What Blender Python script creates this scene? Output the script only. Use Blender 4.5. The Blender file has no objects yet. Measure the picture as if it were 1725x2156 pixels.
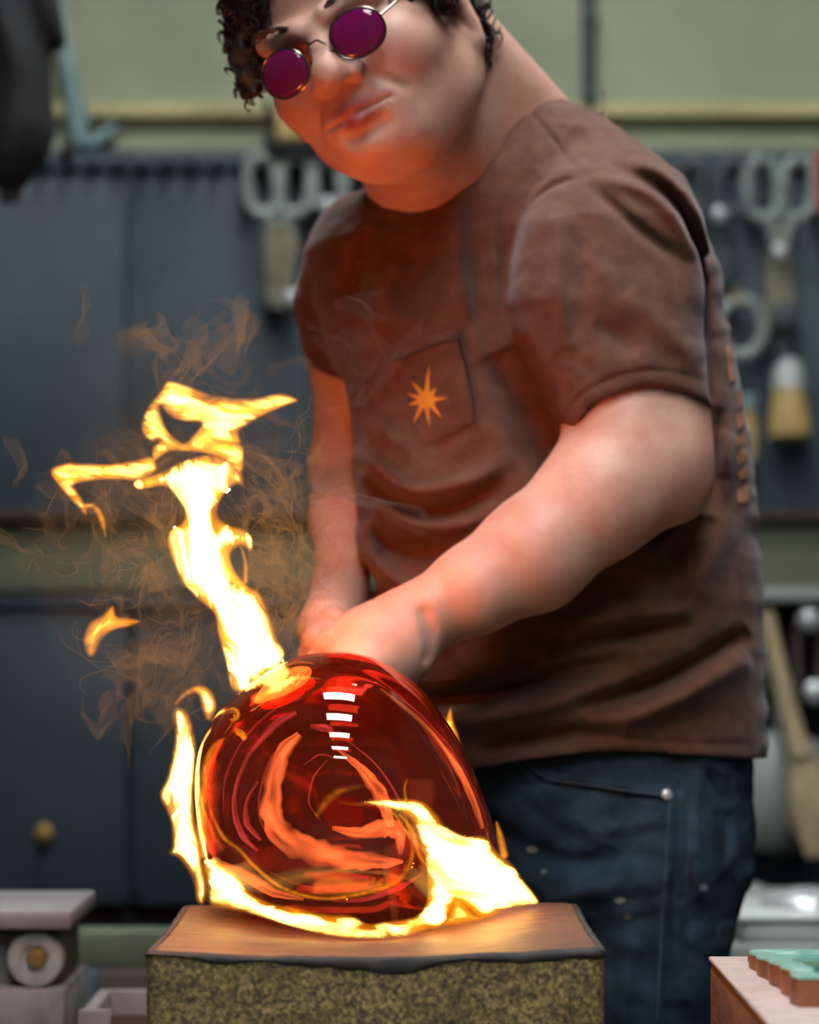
import bpy, bmesh, math, random
import numpy as np
from mathutils import Vector, Matrix
from mathutils.bvhtree import BVHTree

random.seed(7)
rng = np.random.default_rng(7)
S = bpy.context.scene
COL = S.collection

# ------------------------------------------------------------------ camera
F_PX = 6000.0            # focal length in pixels of the 1725 px wide frame
CX, HY = 862.5, 1312.0   # principal column, horizon row
ZC = 1.0                 # camera height
cam = bpy.data.cameras.new('camera')
cam.sensor_fit = 'HORIZONTAL'
cam.sensor_width = 36.0
cam.lens = F_PX / 1725 * 36.0
cam.shift_y = -(1078 - HY) / 1725.0
cam.clip_start = 0.05
cam.dof.use_dof = True
cam.dof.focus_distance = 2.14
cam.dof.aperture_fstop = 5.6
cam.dof.aperture_blades = 0
cam_o = bpy.data.objects.new('camera', cam)
COL.objects.link(cam_o)
cam_o.location = (0, 0, ZC)
cam_o.rotation_euler = (math.pi / 2, 0, 0)
S.camera = cam_o

# ------------------------------------------------------------------ world, exposure
w = bpy.data.worlds.new('world')
S.world = w
w.use_nodes = True
w.node_tree.nodes['Background'].inputs[0].default_value = (0.75, 0.85, 1.0, 1)
w.node_tree.nodes['Background'].inputs[1].default_value = 0.3
S.view_settings.view_transform = 'Standard'
S.view_settings.look = 'None'
S.view_settings.gamma = 1
S.view_settings.exposure = 0.0
S.view_settings.use_curve_mapping = False
SKYLIGHT = 48.0          # radiance of the roof windows
FLAME = 1.0              # scale of the flames' glow
cy = S.cycles
cy.use_denoising = True
cy.use_adaptive_sampling = True
cy.adaptive_threshold = .18
cy.adaptive_min_samples = 16
cy.volume_step_rate = 3.0
cy.volume_max_steps = 64
cy.max_bounces = 10
cy.transparent_max_bounces = 40
cy.transmission_bounces = 8
cy.glossy_bounces = 3
cy.diffuse_bounces = 2
cy.volume_bounces = 0
cy.sample_clamp_indirect = 6.0
cy.caustics_refractive = False
cy.caustics_reflective = False

# ------------------------------------------------------------------ helpers
def P(px, py, d):
    return Vector(((px - CX) * d / F_PX, d, ZC - (py - HY) * d / F_PX))
def PXS(px, d):          # pixel length -> metres at distance d
    return px * d / F_PX
def lin(c):
    return tuple(((v / 255 + 0.055) / 1.055) ** 2.4 if v / 255 > 0.04045 else v / 255 / 12.92 for v in c)

def hash3(i, j, k, seed=0):
    n = (i * 374761393 + j * 668265263 + k * 2147483647 % 1000003 * 69069 + seed * 362437) & 0xFFFFFFFF
    n = ((n ^ (n >> 13)) * 1274126177) & 0xFFFFFFFF
    n = n ^ (n >> 16)
    return (n & 0xFFFF) / 32767.5 - 1.0
def noise3(x, y, z, seed=0):
    x, y, z = np.broadcast_arrays(np.asarray(x, float), np.asarray(y, float), np.asarray(z, float))
    i, j, k = (np.floor(v).astype(np.int64) for v in (x, y, z))
    u, v, t = x - i, y - j, z - k
    u, v, t = (q * q * q * (q * (q * 6 - 15) + 10) for q in (u, v, t))
    r = 0
    for a in (0, 1):
        for b in (0, 1):
            for c in (0, 1):
                r = r + hash3(i + a, j + b, k + c, seed) * (u if a else 1 - u) * (v if b else 1 - v) * (t if c else 1 - t)
    return r
def fbm(x, y, z=0.0, seed=0, oct=3):
    r, a = 0, 1.0
    for o in range(oct):
        r = r + a * noise3(np.asarray(x) * 2 ** o, np.asarray(y) * 2 ** o, np.asarray(z) * 2 ** o, seed + o)
        a *= 0.5
    return r

def catmull(pts, n=8, closed=False):
    pts = [np.array(p, float) for p in pts]
    out = []
    m = len(pts)
    rngi = range(m if closed else m - 1)
    for i in rngi:
        p0 = pts[(i - 1) % m] if closed or i > 0 else 2 * pts[0] - pts[1]
        p1, p2 = pts[i], pts[(i + 1) % m]
        p3 = pts[(i + 2) % m] if closed or i + 2 < m else 2 * pts[-1] - pts[-2]
        for k in range(n):
            t = k / n
            out.append(0.5 * (2 * p1 + (p2 - p0) * t + (2 * p0 - 5 * p1 + 4 * p2 - p3) * t * t + (3 * p1 - p0 - 3 * p2 + p3) * t ** 3))
    if not closed:
        out.append(pts[-1])
    return np.array(out)

def mesh(name, verts, faces, smooth=True):
    me = bpy.data.meshes.new(name)
    me.from_pydata([tuple(map(float, v)) for v in verts], [], [tuple(map(int, f)) for f in faces])
    me.validate()
    me.update()
    if smooth:
        me.polygons.foreach_set('use_smooth', np.ones(len(me.polygons), bool))
    return me
def fast_mesh(name, verts, quads, smooth=True):
    me = bpy.data.meshes.new(name)
    nv, nf = len(verts), len(quads)
    me.vertices.add(nv)
    me.vertices.foreach_set('co', np.asarray(verts, np.float32).ravel())
    me.loops.add(nf * 4)
    me.loops.foreach_set('vertex_index', np.asarray(quads, np.int32).ravel())
    me.polygons.add(nf)
    me.polygons.foreach_set('loop_start', np.arange(0, nf * 4, 4, dtype=np.int32))
    me.polygons.foreach_set('loop_total', np.full(nf, 4, np.int32))
    if smooth:
        me.polygons.foreach_set('use_smooth', np.ones(nf, bool))
    me.update(calc_edges=True)
    me.validate()
    return me
def link(name, me, material=None, parent=None, kind=None, label=None, cat=None, group=None):
    o = bpy.data.objects.new(name, me)
    COL.objects.link(o)
    if material is not None:
        me.materials.clear()
        me.materials.append(material)
    if parent is not None:
        o.parent = parent
        g = parent
        off = Vector((0, 0, 0))
        while g is not None:
            off += g.location
            g = g.parent
        o.location = -off
    tag(o, label, cat, group, kind)
    return o
def tag(o, label=None, cat=None, group=None, kind=None):
    if label: o['label'] = label
    if cat: o['category'] = cat
    if group: o['group'] = group
    if kind: o['kind'] = kind
    return o
def thing(name, label, cat, loc, group=None):
    o = bpy.data.objects.new(name, None)
    o.empty_display_size = 0.05
    COL.objects.link(o)
    o.location = loc
    return tag(o, label, cat, group)

class MB:                                   # collects shapes for ONE mesh
    def __init__(s): s.v, s.f = [], []
    def add(s, v, f):
        b = len(s.v)
        s.v += [tuple(p) for p in v]
        s.f += [tuple(i + b for i in q) for q in f]
        return s
    def box(s, lo, hi, bev=0.0):
        bm = bmesh.new()
        bmesh.ops.create_cube(bm, size=1)
        for q in bm.verts:
            q.co = Vector([lo[i] + (q.co[i] + .5) * (hi[i] - lo[i]) for i in range(3)])
        if bev > 0:
            bmesh.ops.bevel(bm, geom=bm.edges[:], offset=bev, segments=2, affect='EDGES', profile=.5)
        bm.verts.ensure_lookup_table()
        s.add([q.co[:] for q in bm.verts], [[q.index for q in f.verts] for f in bm.faces])
        bm.free()
        return s
    def tube(s, pts, r, n=10, caps=True, flat=None):
        pts = [np.array(p, float) for p in pts]
        m = len(pts)
        rs = r if hasattr(r, '__len__') else [r] * m
        t0 = pts[1] - pts[0]
        ref = np.array([0, 1, 0.]) if abs(t0[1]) < .9 * np.linalg.norm(t0) else np.array([1., 0, 0])
        v, f = [], []
        nprev = None
        for i in range(m):
            t = pts[min(i + 1, m - 1)] - pts[max(i - 1, 0)]
            t = t / (np.linalg.norm(t) + 1e-12)
            a = (ref if nprev is None else nprev)
            a = a - t * a.dot(t)
            a = a / (np.linalg.norm(a) + 1e-12)
            nprev = a
            b = np.cross(t, a)
            for k in range(n):
                th = 2 * math.pi * k / n
                fa = (flat if flat else 1.0)
                v.append(pts[i] + rs[i] * (a * math.cos(th) * fa + b * math.sin(th)))
        for i in range(m - 1):
            for k in range(n):
                k2 = (k + 1) % n
                f.append((i * n + k, i * n + k2, (i + 1) * n + k2, (i + 1) * n + k))
        if caps:
            f.append(tuple(range(n))[::-1])
            f.append(tuple((m - 1) * n + k for k in range(n)))
        return s.add(v, f)
    def ring(s, pts, r, n=8):               # closed tube
        pts = [np.array(p, float) for p in pts]
        m = len(pts)
        v, f = [], []
        c = sum(pts) / m
        for i in range(m):
            t = pts[(i + 1) % m] - pts[i - 1]
            t /= np.linalg.norm(t)
            a = np.array([0, 1., 0])
            a = a - t * a.dot(t)
            if np.linalg.norm(a) < 1e-3: a = np.array([1., 0, 0]) - t * t[0]
            a /= np.linalg.norm(a)
            b = np.cross(t, a)
            for k in range(n):
                th = 2 * math.pi * k / n
                v.append(pts[i] + r * (a * math.cos(th) + b * math.sin(th)))
        for i in range(m):
            for k in range(n):
                i2, k2 = (i + 1) % m, (k + 1) % n
                f.append((i * n + k, i * n + k2, i2 * n + k2, i2 * n + k))
        return s.add(v, f)
    def lathe(s, c, axis, prof, n=28):      # prof: (along, radius)
        axis = Vector(axis).normalized()
        q = Vector((0, 0, 1)).rotation_difference(axis)
        v, f = [], []
        for (h, r) in prof:
            for k in range(n):
                th = 2 * math.pi * k / n
                v.append(Vector(c) + q @ Vector((r * math.cos(th), r * math.sin(th), h)))
        for i in range(len(prof) - 1):
            for k in range(n):
                k2 = (k + 1) % n
                f.append((i * n + k, i * n + k2, (i + 1) * n + k2, (i + 1) * n + k))
        f.append(tuple(range(n))[::-1])
        f.append(tuple((len(prof) - 1) * n + k for k in range(n)))
        return s.add(v, f)
    def build(s, name, material, parent=None, smooth=True, **kw):
        me = mesh(name, s.v, s.f, smooth)
        if smooth:
            try: me.set_sharp_from_angle(angle=math.radians(40))
            except Exception: pass
        return link(name, me, material, parent, **kw)

# ------------------------------------------------------------------ materials
def nodes(name):
    m = bpy.data.materials.new(name)
    m.use_nodes = True
    nt = m.node_tree
    nt.nodes.clear()
    out = nt.nodes.new('ShaderNodeOutputMaterial')
    return m, nt, out
def N(nt, kind, **kw):
    n = nt.nodes.new(kind)
    for k, v in kw.items():
        if k in n.inputs.keys(): n.inputs[k].default_value = v
        else: setattr(n, k, v)
    return n
def pmat(name, c1, c2=None, scale=20, rough=.6, metal=0.0, detail=4, lo=.35, hi=.65, bump=0.0, bscale=None, spec=.5, stretch=None, c3=None, s3=5, sheen=0, t3=(.55, .7)):
    m, nt, out = nodes(name)
    b = N(nt, 'ShaderNodeBsdfPrincipled')
    b.inputs['Roughness'].default_value = rough
    b.inputs['Metallic'].default_value = metal
    b.inputs['Specular IOR Level'].default_value = spec
    if sheen: b.inputs['Sheen Weight'].default_value = sheen
    nt.links.new(b.outputs[0], out.inputs[0])
    c1l = lin(c1) + (1,)
    tc = N(nt, 'ShaderNodeTexCoord')
    vec = tc.outputs['Object']
    if stretch:
        mp = N(nt, 'ShaderNodeMapping')
        mp.inputs['Scale'].default_value = stretch
        nt.links.new(vec, mp.inputs['Vector'])
        vec = mp.outputs[0]
    if c2 is None:
        b.inputs['Base Color'].default_value = c1l
    else:
        nz = N(nt, 'ShaderNodeTexNoise')
        nz.inputs['Scale'].default_value = scale
        nz.inputs['Detail'].default_value = detail
        nt.links.new(vec, nz.inputs['Vector'])
        r = N(nt, 'ShaderNodeValToRGB')
        r.color_ramp.elements[0].position = lo
        r.color_ramp.elements[1].position = hi
        r.color_ramp.elements[0].color = c1l
        r.color_ramp.elements[1].color = lin(c2) + (1,)
        nt.links.new(nz.outputs['Fac'], r.inputs[0])
        src = r.outputs[0]
        if c3:
            n3 = N(nt, 'ShaderNodeTexNoise')
            n3.inputs['Scale'].default_value = s3
            n3.inputs['Detail'].default_value = 5
            nt.links.new(vec, n3.inputs['Vector'])
            r3 = N(nt, 'ShaderNodeMapRange')
            r3.inputs['From Min'].default_value = t3[0]
            r3.inputs['From Max'].default_value = t3[1]
            nt.links.new(n3.outputs['Fac'], r3.inputs['Value'])
            mx = N(nt, 'ShaderNodeMix', data_type='RGBA')
            nt.links.new(r3.outputs[0], mx.inputs['Factor'])
            nt.links.new(src, mx.inputs['A'])
            mx.inputs['B'].default_value = lin(c3) + (1,)
            src = mx.outputs['Result']
        nt.links.new(src, b.inputs['Base Color'])
    if bump:
        bn = N(nt, 'ShaderNodeTexNoise')
        bn.inputs['Scale'].default_value = bscale or scale
        bn.inputs['Detail'].default_value = 5
        nt.links.new(vec, bn.inputs['Vector'])
        bp = N(nt, 'ShaderNodeBump')
        bp.inputs['Strength'].default_value = bump
        bp.inputs['Distance'].default_value = .004
        nt.links.new(bn.outputs['Fac'], bp.inputs['Height'])
        nt.links.new(bp.outputs[0], b.inputs['Normal'])
    return m
def emit(name, c, strength):
    m, nt, out = nodes(name)
    e = N(nt, 'ShaderNodeEmission')
    e.inputs[0].default_value = tuple(c) + (1,)
    e.inputs[1].default_value = strength
    nt.links.new(e.outputs[0], out.inputs[0])
    return m
def fire(name, c, strength):                # glowing gas: light adds up through its depth
    m, nt, out = nodes(name)
    e = N(nt, 'ShaderNodeEmission')
    e.inputs[0].default_value = tuple(c) + (1,)
    e.inputs[1].default_value = strength
    nt.links.new(e.outputs[0], out.inputs['Volume'])
    return m

M = {}
M['plaster'] = pmat('plaster', (146, 150, 124), (124, 130, 108), 3, .9, c3=(158, 160, 128), s3=1.3)
M['plaster_low'] = pmat('plaster_low', (98, 98, 78), (84, 86, 70), 4, .9)
M['floor'] = pmat('floor_concrete', (70, 70, 68), (55, 55, 55), 6, .8)
M['ceiling'] = pmat('ceiling_paint', (84, 88, 86), (70, 74, 72), 2, .9)
M['batten'] = pmat('batten_wood', (188, 176, 122), (160, 148, 104), 6, .7)
M['board'] = pmat('slate_panel', (50, 65, 74), (42, 55, 63), 5, .6, c3=(60, 72, 78), s3=2)
M['cabinet'] = pmat('cabinet_steel', (44, 54, 60), (36, 44, 50), 4, .5, spec=.3)
M['steel'] = pmat('worn_steel', (130, 135, 130), (95, 100, 98), 12, .38, .8)
M['toolsteel'] = pmat('tool_steel', (150, 158, 150), (116, 124, 118), 25, .5, .4)
M['darktool'] = pmat('dark_tool', (70, 78, 78), (52, 60, 62), 25, .6, .3)
M['chrome'] = pmat('chrome', (215, 215, 215), None, rough=.16, metal=1)
M['bright_steel'] = pmat('bright_steel', (190, 190, 188), (165, 165, 165), 60, .35, .45)
M['brass'] = pmat('brass', (190, 160, 95), (160, 130, 70), 40, .35, .8)
M['rusty'] = pmat('rusty_wrap', (122, 118, 96), (96, 88, 70), 30, .8)
M['paddle'] = pmat('paddle_wood', (196, 168, 104), (160, 128, 74), 14, .6, stretch=(4, 4, .8))
M['pale_wood'] = pmat('pale_wood', (150, 132, 98), (122, 104, 76), 18, .7, stretch=(4, 4, .7))
M['black_cloth'] = pmat('black_cloth', (14, 14, 15), (26, 24, 24), 8, .9)
M['white_enamel'] = pmat('white_enamel', (188, 192, 186), (165, 170, 164), 7, .4)
M['grey_enamel'] = pmat('grey_enamel', (140, 144, 138), (118, 122, 118), 6, .5)
M['brownpaint'] = pmat('brown_paint', (74, 54, 46), (58, 44, 40), 9, .7)
M['green_paint'] = pmat('olive_paint', (86, 94, 72), (68, 76, 60), 8, .7)
M['grey_worn'] = pmat('worn_grey', (120, 116, 112), (84, 84, 84), 30, .6, c3=(66, 74, 82), s3=9)
M['plate'] = pmat('plate_grey', (124, 118, 118), (104, 100, 100), 14, .5)
M['red'] = pmat('red_handle', (150, 50, 48), None, rough=.5)
M['teal'] = pmat('teal_rag', (128, 152, 150), (104, 126, 124), 12, .8)

# ------------------------------------------------------------------ room shell
XL, XR, YB, YF, ZT = -2.6, 2.6, 4.9, -3.6, 3.7
def slab(name, lo, hi, m, kind='structure', **kw):
    return MB().box(lo, hi).build(name, m, smooth=False, kind=kind, **kw)
slab('floor', (XL, YF, -.1), (XR, YB, 0), M['floor'])
wall_back = slab('wall_back', (XL, YB, 0), (XR, YB + .12, ZT), M['plaster'])
M['dark_wall'] = pmat('dark_wall_paint', (86, 88, 84), (72, 74, 72), 3, .9)
slab('wall_left', (XL - .12, YF, 0), (XL, YB, ZT), M['dark_wall'])
slab('wall_right', (XR, YF, 0), (XR + .12, YB, ZT), M['dark_wall'])
slab('wall_front', (XL, YF - .12, 0), (XR, YF, ZT), M['dark_wall'])
# ceiling with openings for a row of roof windows
WIN = [(-2.6, -2.1), (-1.45, -.95), (-.3, .2), (.85, 1.35), (2.0, 2.5), (3.15, 3.65)]
WX0, WX1 = -.45, .6
cb = MB()
cb.box((XL, YF, ZT), (WX0, YB, ZT + .1))
cb.box((WX1, YF, ZT), (XR, YB, ZT + .1))
edges = [YF] + [e for q in WIN for e in q] + [YB]
for i in range(0, len(edges), 2):
    cb.box((WX0, edges[i], ZT), (WX1, edges[i + 1], ZT + .1))
cb.build('ceiling', M['ceiling'], smooth=False, kind='structure')
M['daylight'] = emit('daylight_pane', (.90, .96, 1.0), SKYLIGHT)
M['winframe'] = pmat('window_frame', (205, 208, 205), None, rough=.5)
for i, (a, b) in enumerate(WIN):
    o = thing('window_%d' % (i + 1), None, None, ((WX0 + WX1) / 2, (a + b) / 2, ZT))
    o['kind'] = 'structure'
    MB().box((WX0, a, ZT + .07), (WX1, b, ZT + .08)).build('pane', M['daylight'], o, smooth=False)
    fr = MB()
    for x in (WX0, WX1 - .06):
        fr.box((x, a, ZT - .01), (x + .06, b, ZT + .05))
    for y in (a, b - .05):
        fr.box((WX0, y, ZT - .012), (WX1, y + .05, ZT + .04))
    fr.build('window_frame', M['winframe'], o, smooth=False)

# ------------------------------------------------------------------ SDF fields and surface nets
class Field:
    def __init__(s, lo, hi, h):
        s.h = h
        s.ax = [np.arange(lo[i], hi[i] + h, h, dtype=np.float32) for i in range(3)]
        s.F = np.full([len(a) for a in s.ax], 1.0, np.float32)
    def sub(s, lo, hi):
        sl = []
        for i in range(3):
            a = s.ax[i]
            i0 = max(0, int(np.searchsorted(a, lo[i])) - 1)
            i1 = min(len(a), int(np.searchsorted(a, hi[i])) + 1)
            sl.append(slice(i0, max(i0, i1)))
        return tuple(sl)
    def grids(s, sl):
        return s.ax[0][sl[0]][:, None, None], s.ax[1][sl[1]][None, :, None], s.ax[2][sl[2]][None, None, :]
    def op(s, fn, lo, hi, k, mode='u'):
        pad = k + 3 * s.h + .004
        sl = s.sub([lo[i] - pad for i in range(3)], [hi[i] + pad for i in range(3)])
        X, Y, Z = s.grids(sl)
        d = fn(X, Y, Z).astype(np.float32)
        A = s.F[sl]
        if mode == 's':
            A, d = -A, d
        if k > 0:
            h = np.clip(.5 + .5 * (d - A) / k, 0, 1)
            r = d + (A - d) * h - k * h * (1 - h)
        else:
            r = np.minimum(A, d)
        s.F[sl] = -r if mode == 's' else r
    def ell(s, c, r, R=None, k=.01, mode='u'):
        c = np.array(c, float); r = np.array(r, float)
        R = np.eye(3) if R is None else np.array(R)      # columns = local axes
        def fn(X, Y, Z):
            q = [(X - c[0]) * R[0, i] + (Y - c[1]) * R[1, i] + (Z - c[2]) * R[2, i] for i in range(3)]
            k0 = np.sqrt(sum((q[i] / r[i]) ** 2 for i in range(3)))
            k1 = np.sqrt(sum((q[i] / r[i] ** 2) ** 2 for i in range(3))) + 1e-6
            return k0 * (k0 - 1) / k1
        e = [math.sqrt(sum((R[j, i] * r[i]) ** 2 for i in range(3))) for j in range(3)]
        s.op(fn, c - e, c + e, k, mode)
    def cone(s, a, b, ra, rb, k=.01, mode='u'):
        a = np.array(a, float); b = np.array(b, float); ba = b - a; L = max(ba.dot(ba), 1e-9)
        def fn(X, Y, Z):
            h = np.clip(((X - a[0]) * ba[0] + (Y - a[1]) * ba[1] + (Z - a[2]) * ba[2]) / L, 0, 1)
            return np.sqrt((X - a[0] - h * ba[0]) ** 2 + (Y - a[1] - h * ba[1]) ** 2 + (Z - a[2] - h * ba[2]) ** 2) - (ra + (rb - ra) * h)
        m = max(ra, rb)
        s.op(fn, np.minimum(a, b) - m, np.maximum(a, b) + m, k, mode)
    def chain(s, pts, rs, k=.008, mode='u'):
        for i in range(len(pts) - 1):
            s.cone(pts[i], pts[i + 1], rs[i], rs[i + 1], k, mode)
    def mesh(s, name):
        F = s.F
        ins = F < 0
        nx, ny, nz = F.shape
        c = np.zeros((nx - 1, ny - 1, nz - 1), np.uint8)
        for a in (0, 1):
            for b in (0, 1):
                for d in (0, 1):
                    c += ins[a:nx - 1 + a, b:ny - 1 + b, d:nz - 1 + d]
        act = (c > 0) & (c < 8)
        I = np.argwhere(act)
        acc = np.zeros((len(I), 3)); cnt = np.zeros(len(I))
        corners = [(a, b, d) for a in (0, 1) for b in (0, 1) for d in (0, 1)]
        vals = {q: F[I[:, 0] + q[0], I[:, 1] + q[1], I[:, 2] + q[2]].astype(float) for q in corners}
        for q in corners:
            for ax in range(3):
                if q[ax] == 0:
                    q2 = tuple(1 if i == ax else q[i] for i in range(3))
                    f0, f1 = vals[q], vals[q2]
                    cr = (f0 < 0) != (f1 < 0)
                    t = np.where(cr, f0 / np.where(cr, f0 - f1, 1), 0)
                    p = np.repeat(np.array(q, float)[None], len(I), 0)
                    p[:, ax] += t
                    acc[cr] += p[cr]; cnt[cr] += 1
        v = (I + acc / cnt[:, None]) * s.h + np.array([a[0] for a in s.ax])
        idx = np.full(act.shape, -1, np.int32)
        idx[act] = np.arange(len(I))
        quads = []
        for ax in range(3):
            b, d = (ax + 1) % 3, (ax + 2) % 3
            s0 = [slice(None)] * 3; s1 = [slice(None)] * 3
            s0[ax] = slice(0, -1); s1[ax] = slice(1, None)
            cr = ins[tuple(s0)] != ins[tuple(s1)]
            E = np.argwhere(cr)
            ok = (E[:, b] > 0) & (E[:, d] > 0) & (E[:, b] < F.shape[b] - 1) & (E[:, d] < F.shape[d] - 1)
            E = E[ok]
            def cell(db, dd):
                q = E.copy(); q[:, b] += db; q[:, d] += dd
                return idx[q[:, 0], q[:, 1], q[:, 2]]
            Q = np.stack([cell(-1, -1), cell(0, -1), cell(0, 0), cell(-1, 0)], 1)
            flip = ~ins[E[:, 0], E[:, 1], E[:, 2]]
            Q[flip] = Q[flip][:, ::-1]
            quads.append(Q)
        quads = np.concatenate(quads)
        quads = quads[(quads >= 0).all(1)]
        return fast_mesh(name, v, quads), v
def px_of(X, Z, d):
    return X * F_PX / d + CX, HY - (Z - ZC) * F_PX / d
def fold_field(px, py, pl, wd, am):          # one cloth fold, fading out at both ends
    pl = np.asarray(pl, float)
    best = np.full(np.broadcast(px, py).shape, 1e9); wt = np.zeros(best.shape)
    L = len(pl) - 1
    for i in range(L):
        a, b = pl[i], pl[i + 1]
        ba = b - a
        h = np.clip(((px - a[0]) * ba[0] + (py - a[1]) * ba[1]) / max(ba.dot(ba), 1e-9), 0, 1)
        d = np.hypot(px - a[0] - h * ba[0], py - a[1] - h * ba[1])
        m = d < best
        best = np.where(m, d, best); wt = np.where(m, np.clip(np.sin(math.pi * (i + h) / L), 0, 1) ** .6, wt)
    return am * .001 * wt * np.exp(-(best / wd) ** 2)
def poly_dist(px, py, pl):
    pl = np.asarray(pl, float)
    best = np.full(np.broadcast(px, py).shape, 1e9)
    for i in range(len(pl) - 1):
        a, b = pl[i], pl[i + 1]
        ba = b - a
        h = np.clip(((px - a[0]) * ba[0] + (py - a[1]) * ba[1]) / max(ba.dot(ba), 1e-9), 0, 1)
        best = np.minimum(best, np.hypot(px - a[0] - h * ba[0], py - a[1] - h * ba[1]))
    return best

# ------------------------------------------------------------------ marvering block on its stand
ZB = ZC - .2216
BX0, BX1, BY0, BY1, BZ0 = -.181, .134, 1.95, 2.285, .60
def mk_cork():
    m, nt, out = nodes('cork_grain')
    b = N(nt, 'ShaderNodeBsdfPrincipled'); b.inputs['Roughness'].default_value = .85
    tc = N(nt, 'ShaderNodeTexCoord')
    v = N(nt, 'ShaderNodeTexVoronoi'); v.inputs['Scale'].default_value = 480; v.inputs['Randomness'].default_value = 1
    nz = N(nt, 'ShaderNodeTexNoise'); nz.inputs['Scale'].default_value = 290; nz.inputs['Detail'].default_value = 5
    n2 = N(nt, 'ShaderNodeTexNoise'); n2.inputs['Scale'].default_value = 22; n2.inputs['Detail'].default_value = 3
    for q in (v, nz, n2): nt.links.new(tc.outputs['Object'], q.inputs['Vector'])
    r = N(nt, 'ShaderNodeValToRGB')
    e = r.color_ramp.elements
    e[0].position = .36; e[0].color = lin((76, 63, 40)) + (1,)
    e[1].position = .66; e[1].color = lin((152, 128, 78)) + (1,)
    q = e.new(.5); q.color = lin((118, 100, 58)) + (1,)
    nt.links.new(nz.outputs['Fac'], r.inputs[0])
    sep = N(nt, 'ShaderNodeSeparateColor'); nt.links.new(v.outputs['Color'], sep.inputs[0])
    mr = N(nt, 'ShaderNodeMapRange'); mr.inputs['From Min'].default_value = .1; mr.inputs['From Max'].default_value = .9; mr.inputs['To Min'].default_value = .6; mr.inputs['To Max'].default_value = 1.3
    nt.links.new(sep.outputs[0], mr.inputs[0])
    mr2 = N(nt, 'ShaderNodeMapRange'); mr2.inputs['From Min'].default_value = .3; mr2.inputs['From Max'].default_value = .7; mr2.inputs['To Min'].default_value = .7; mr2.inputs['To Max'].default_value = 1.2
    nt.links.new(n2.outputs['Fac'], mr2.inputs[0])
    mu = N(nt, 'ShaderNodeMath', operation='MULTIPLY'); nt.links.new(mr.outputs[0], mu.inputs[0]); nt.links.new(mr2.outputs[0], mu.inputs[1])
    vm = N(nt, 'ShaderNodeVectorMath', operation='SCALE'); nt.links.new(r.outputs[0], vm.inputs[0]); nt.links.new(mu.outputs[0], vm.inputs['Scale'])
    nt.links.new(vm.outputs[0], b.inputs['Base Color'])
    bp = N(nt, 'ShaderNodeBump'); bp.inputs['Strength'].default_value = .5; bp.inputs['Distance'].default_value = .002
    nt.links.new(nz.outputs['Fac'], bp.inputs['Height']); nt.links.new(bp.outputs[0], b.inputs['Normal'])
    nt.links.new(b.outputs[0], out.inputs[0])
    return m
M['cork'] = mk_cork()
M['char'] = pmat('charred_rim', (26, 24, 22), (52, 44, 38), 60, .8, bump=.5)
M['worktop'] = pmat('scorched_top', (104, 64, 46), (78, 48, 36), 30, .6, c3=(128, 80, 48), s3=90, bump=.1, bscale=160, stretch=(1, 3, 1), t3=(.55, .8))
def rrect(n_side=30, rc=.012, grow=0.0):
    x0, x1, y0, y1 = BX0 - grow, BX1 + grow, BY0 - grow, BY1 + grow
    pts = []
    for (cx_, cy_, a0) in ((x1 - rc, y0 + rc, -90), (x1 - rc, y1 - rc, 0), (x0 + rc, y1 - rc, 90), (x0 + rc, y0 + rc, 180)):
        for k in range(7):
            a = math.radians(a0 + 15 * k)
            pts.append((cx_ + rc * math.cos(a), cy_ + rc * math.sin(a)))
    out = []
    for i in range(len(pts)):
        a, b = np.array(pts[i]), np.array(pts[(i + 1) % len(pts)])
        m = max(1, int(np.linalg.norm(b - a) / .004))
        for k in range(m):
            out.append(a + (b - a) * k / m)
    return np.array(out)
def ztop(x, y):
    u = (x - (-.045)) / .15; v = (y - 2.13) / .2
    n = noise3(x * 40, y * 40, 0, 3) * .0008 + noise3(x * 12, y * 12, 1, 4) * .0012
    return ZB - .015 * math.exp(-(u * u + v * v)) + n
stand = thing('work_stand', 'grey steel stand hidden below the cork block', 'stand', (-.02, 2.12, 0))
st = MB().box((BX0 - .02, BY0 - .0, BZ0 - .03), (BX1 + .02, BY1 + .02, BZ0), .004).build('stand_plate', M['steel'], stand)
for sx in (BX0 + .0, BX1 - .0):
    for sy in (BY0 + .04, BY1 - .02):
        MB().box((sx - .015, sy - .015, 0), (sx + .015, sy + .015, BZ0 - .03), .003).build('leg', M['steel'], stand)
block = thing('cork_block', 'thick granular cork block with a charred concave top under the fire', 'block', (-.02, 2.12, BZ0))
loop = rrect()
nl = len(loop)
rz = np.array([ztop(p[0], p[1]) for p in loop])
v = []
for z in (BZ0, BZ0 + .05, BZ0 + .1):
    v += [(p[0], p[1], z) for p in loop]
v += [(p[0], p[1], rz[i] - .002) for i, p in enumerate(loop)]
f = [(r * nl + i, r * nl + (i + 1) % nl, (r + 1) * nl + (i + 1) % nl, (r + 1) * nl + i) for r in range(3) for i in range(nl)]
v += [(-.02 + (p[0] + .02) * .97, 2.12 + (p[1] - 2.12) * .97, rz[i] - .004) for i, p in enumerate(loop)]
v += [(-.02 + (p[0] + .02) * .96, 2.12 + (p[1] - 2.12) * .96, BZ0 + .12) for i, p in enumerate(loop)]
f += [(r * nl + i, r * nl + (i + 1) % nl, (r + 1) * nl + (i + 1) % nl, (r + 1) * nl + i) for r in (3, 4) for i in range(nl)]
f.append(tuple(range(nl))[::-1]); f.append(tuple(5 * nl + i for i in range(nl)))
link('cork_body', mesh('cork_body', v, f, False), M['cork'], block)
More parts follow.
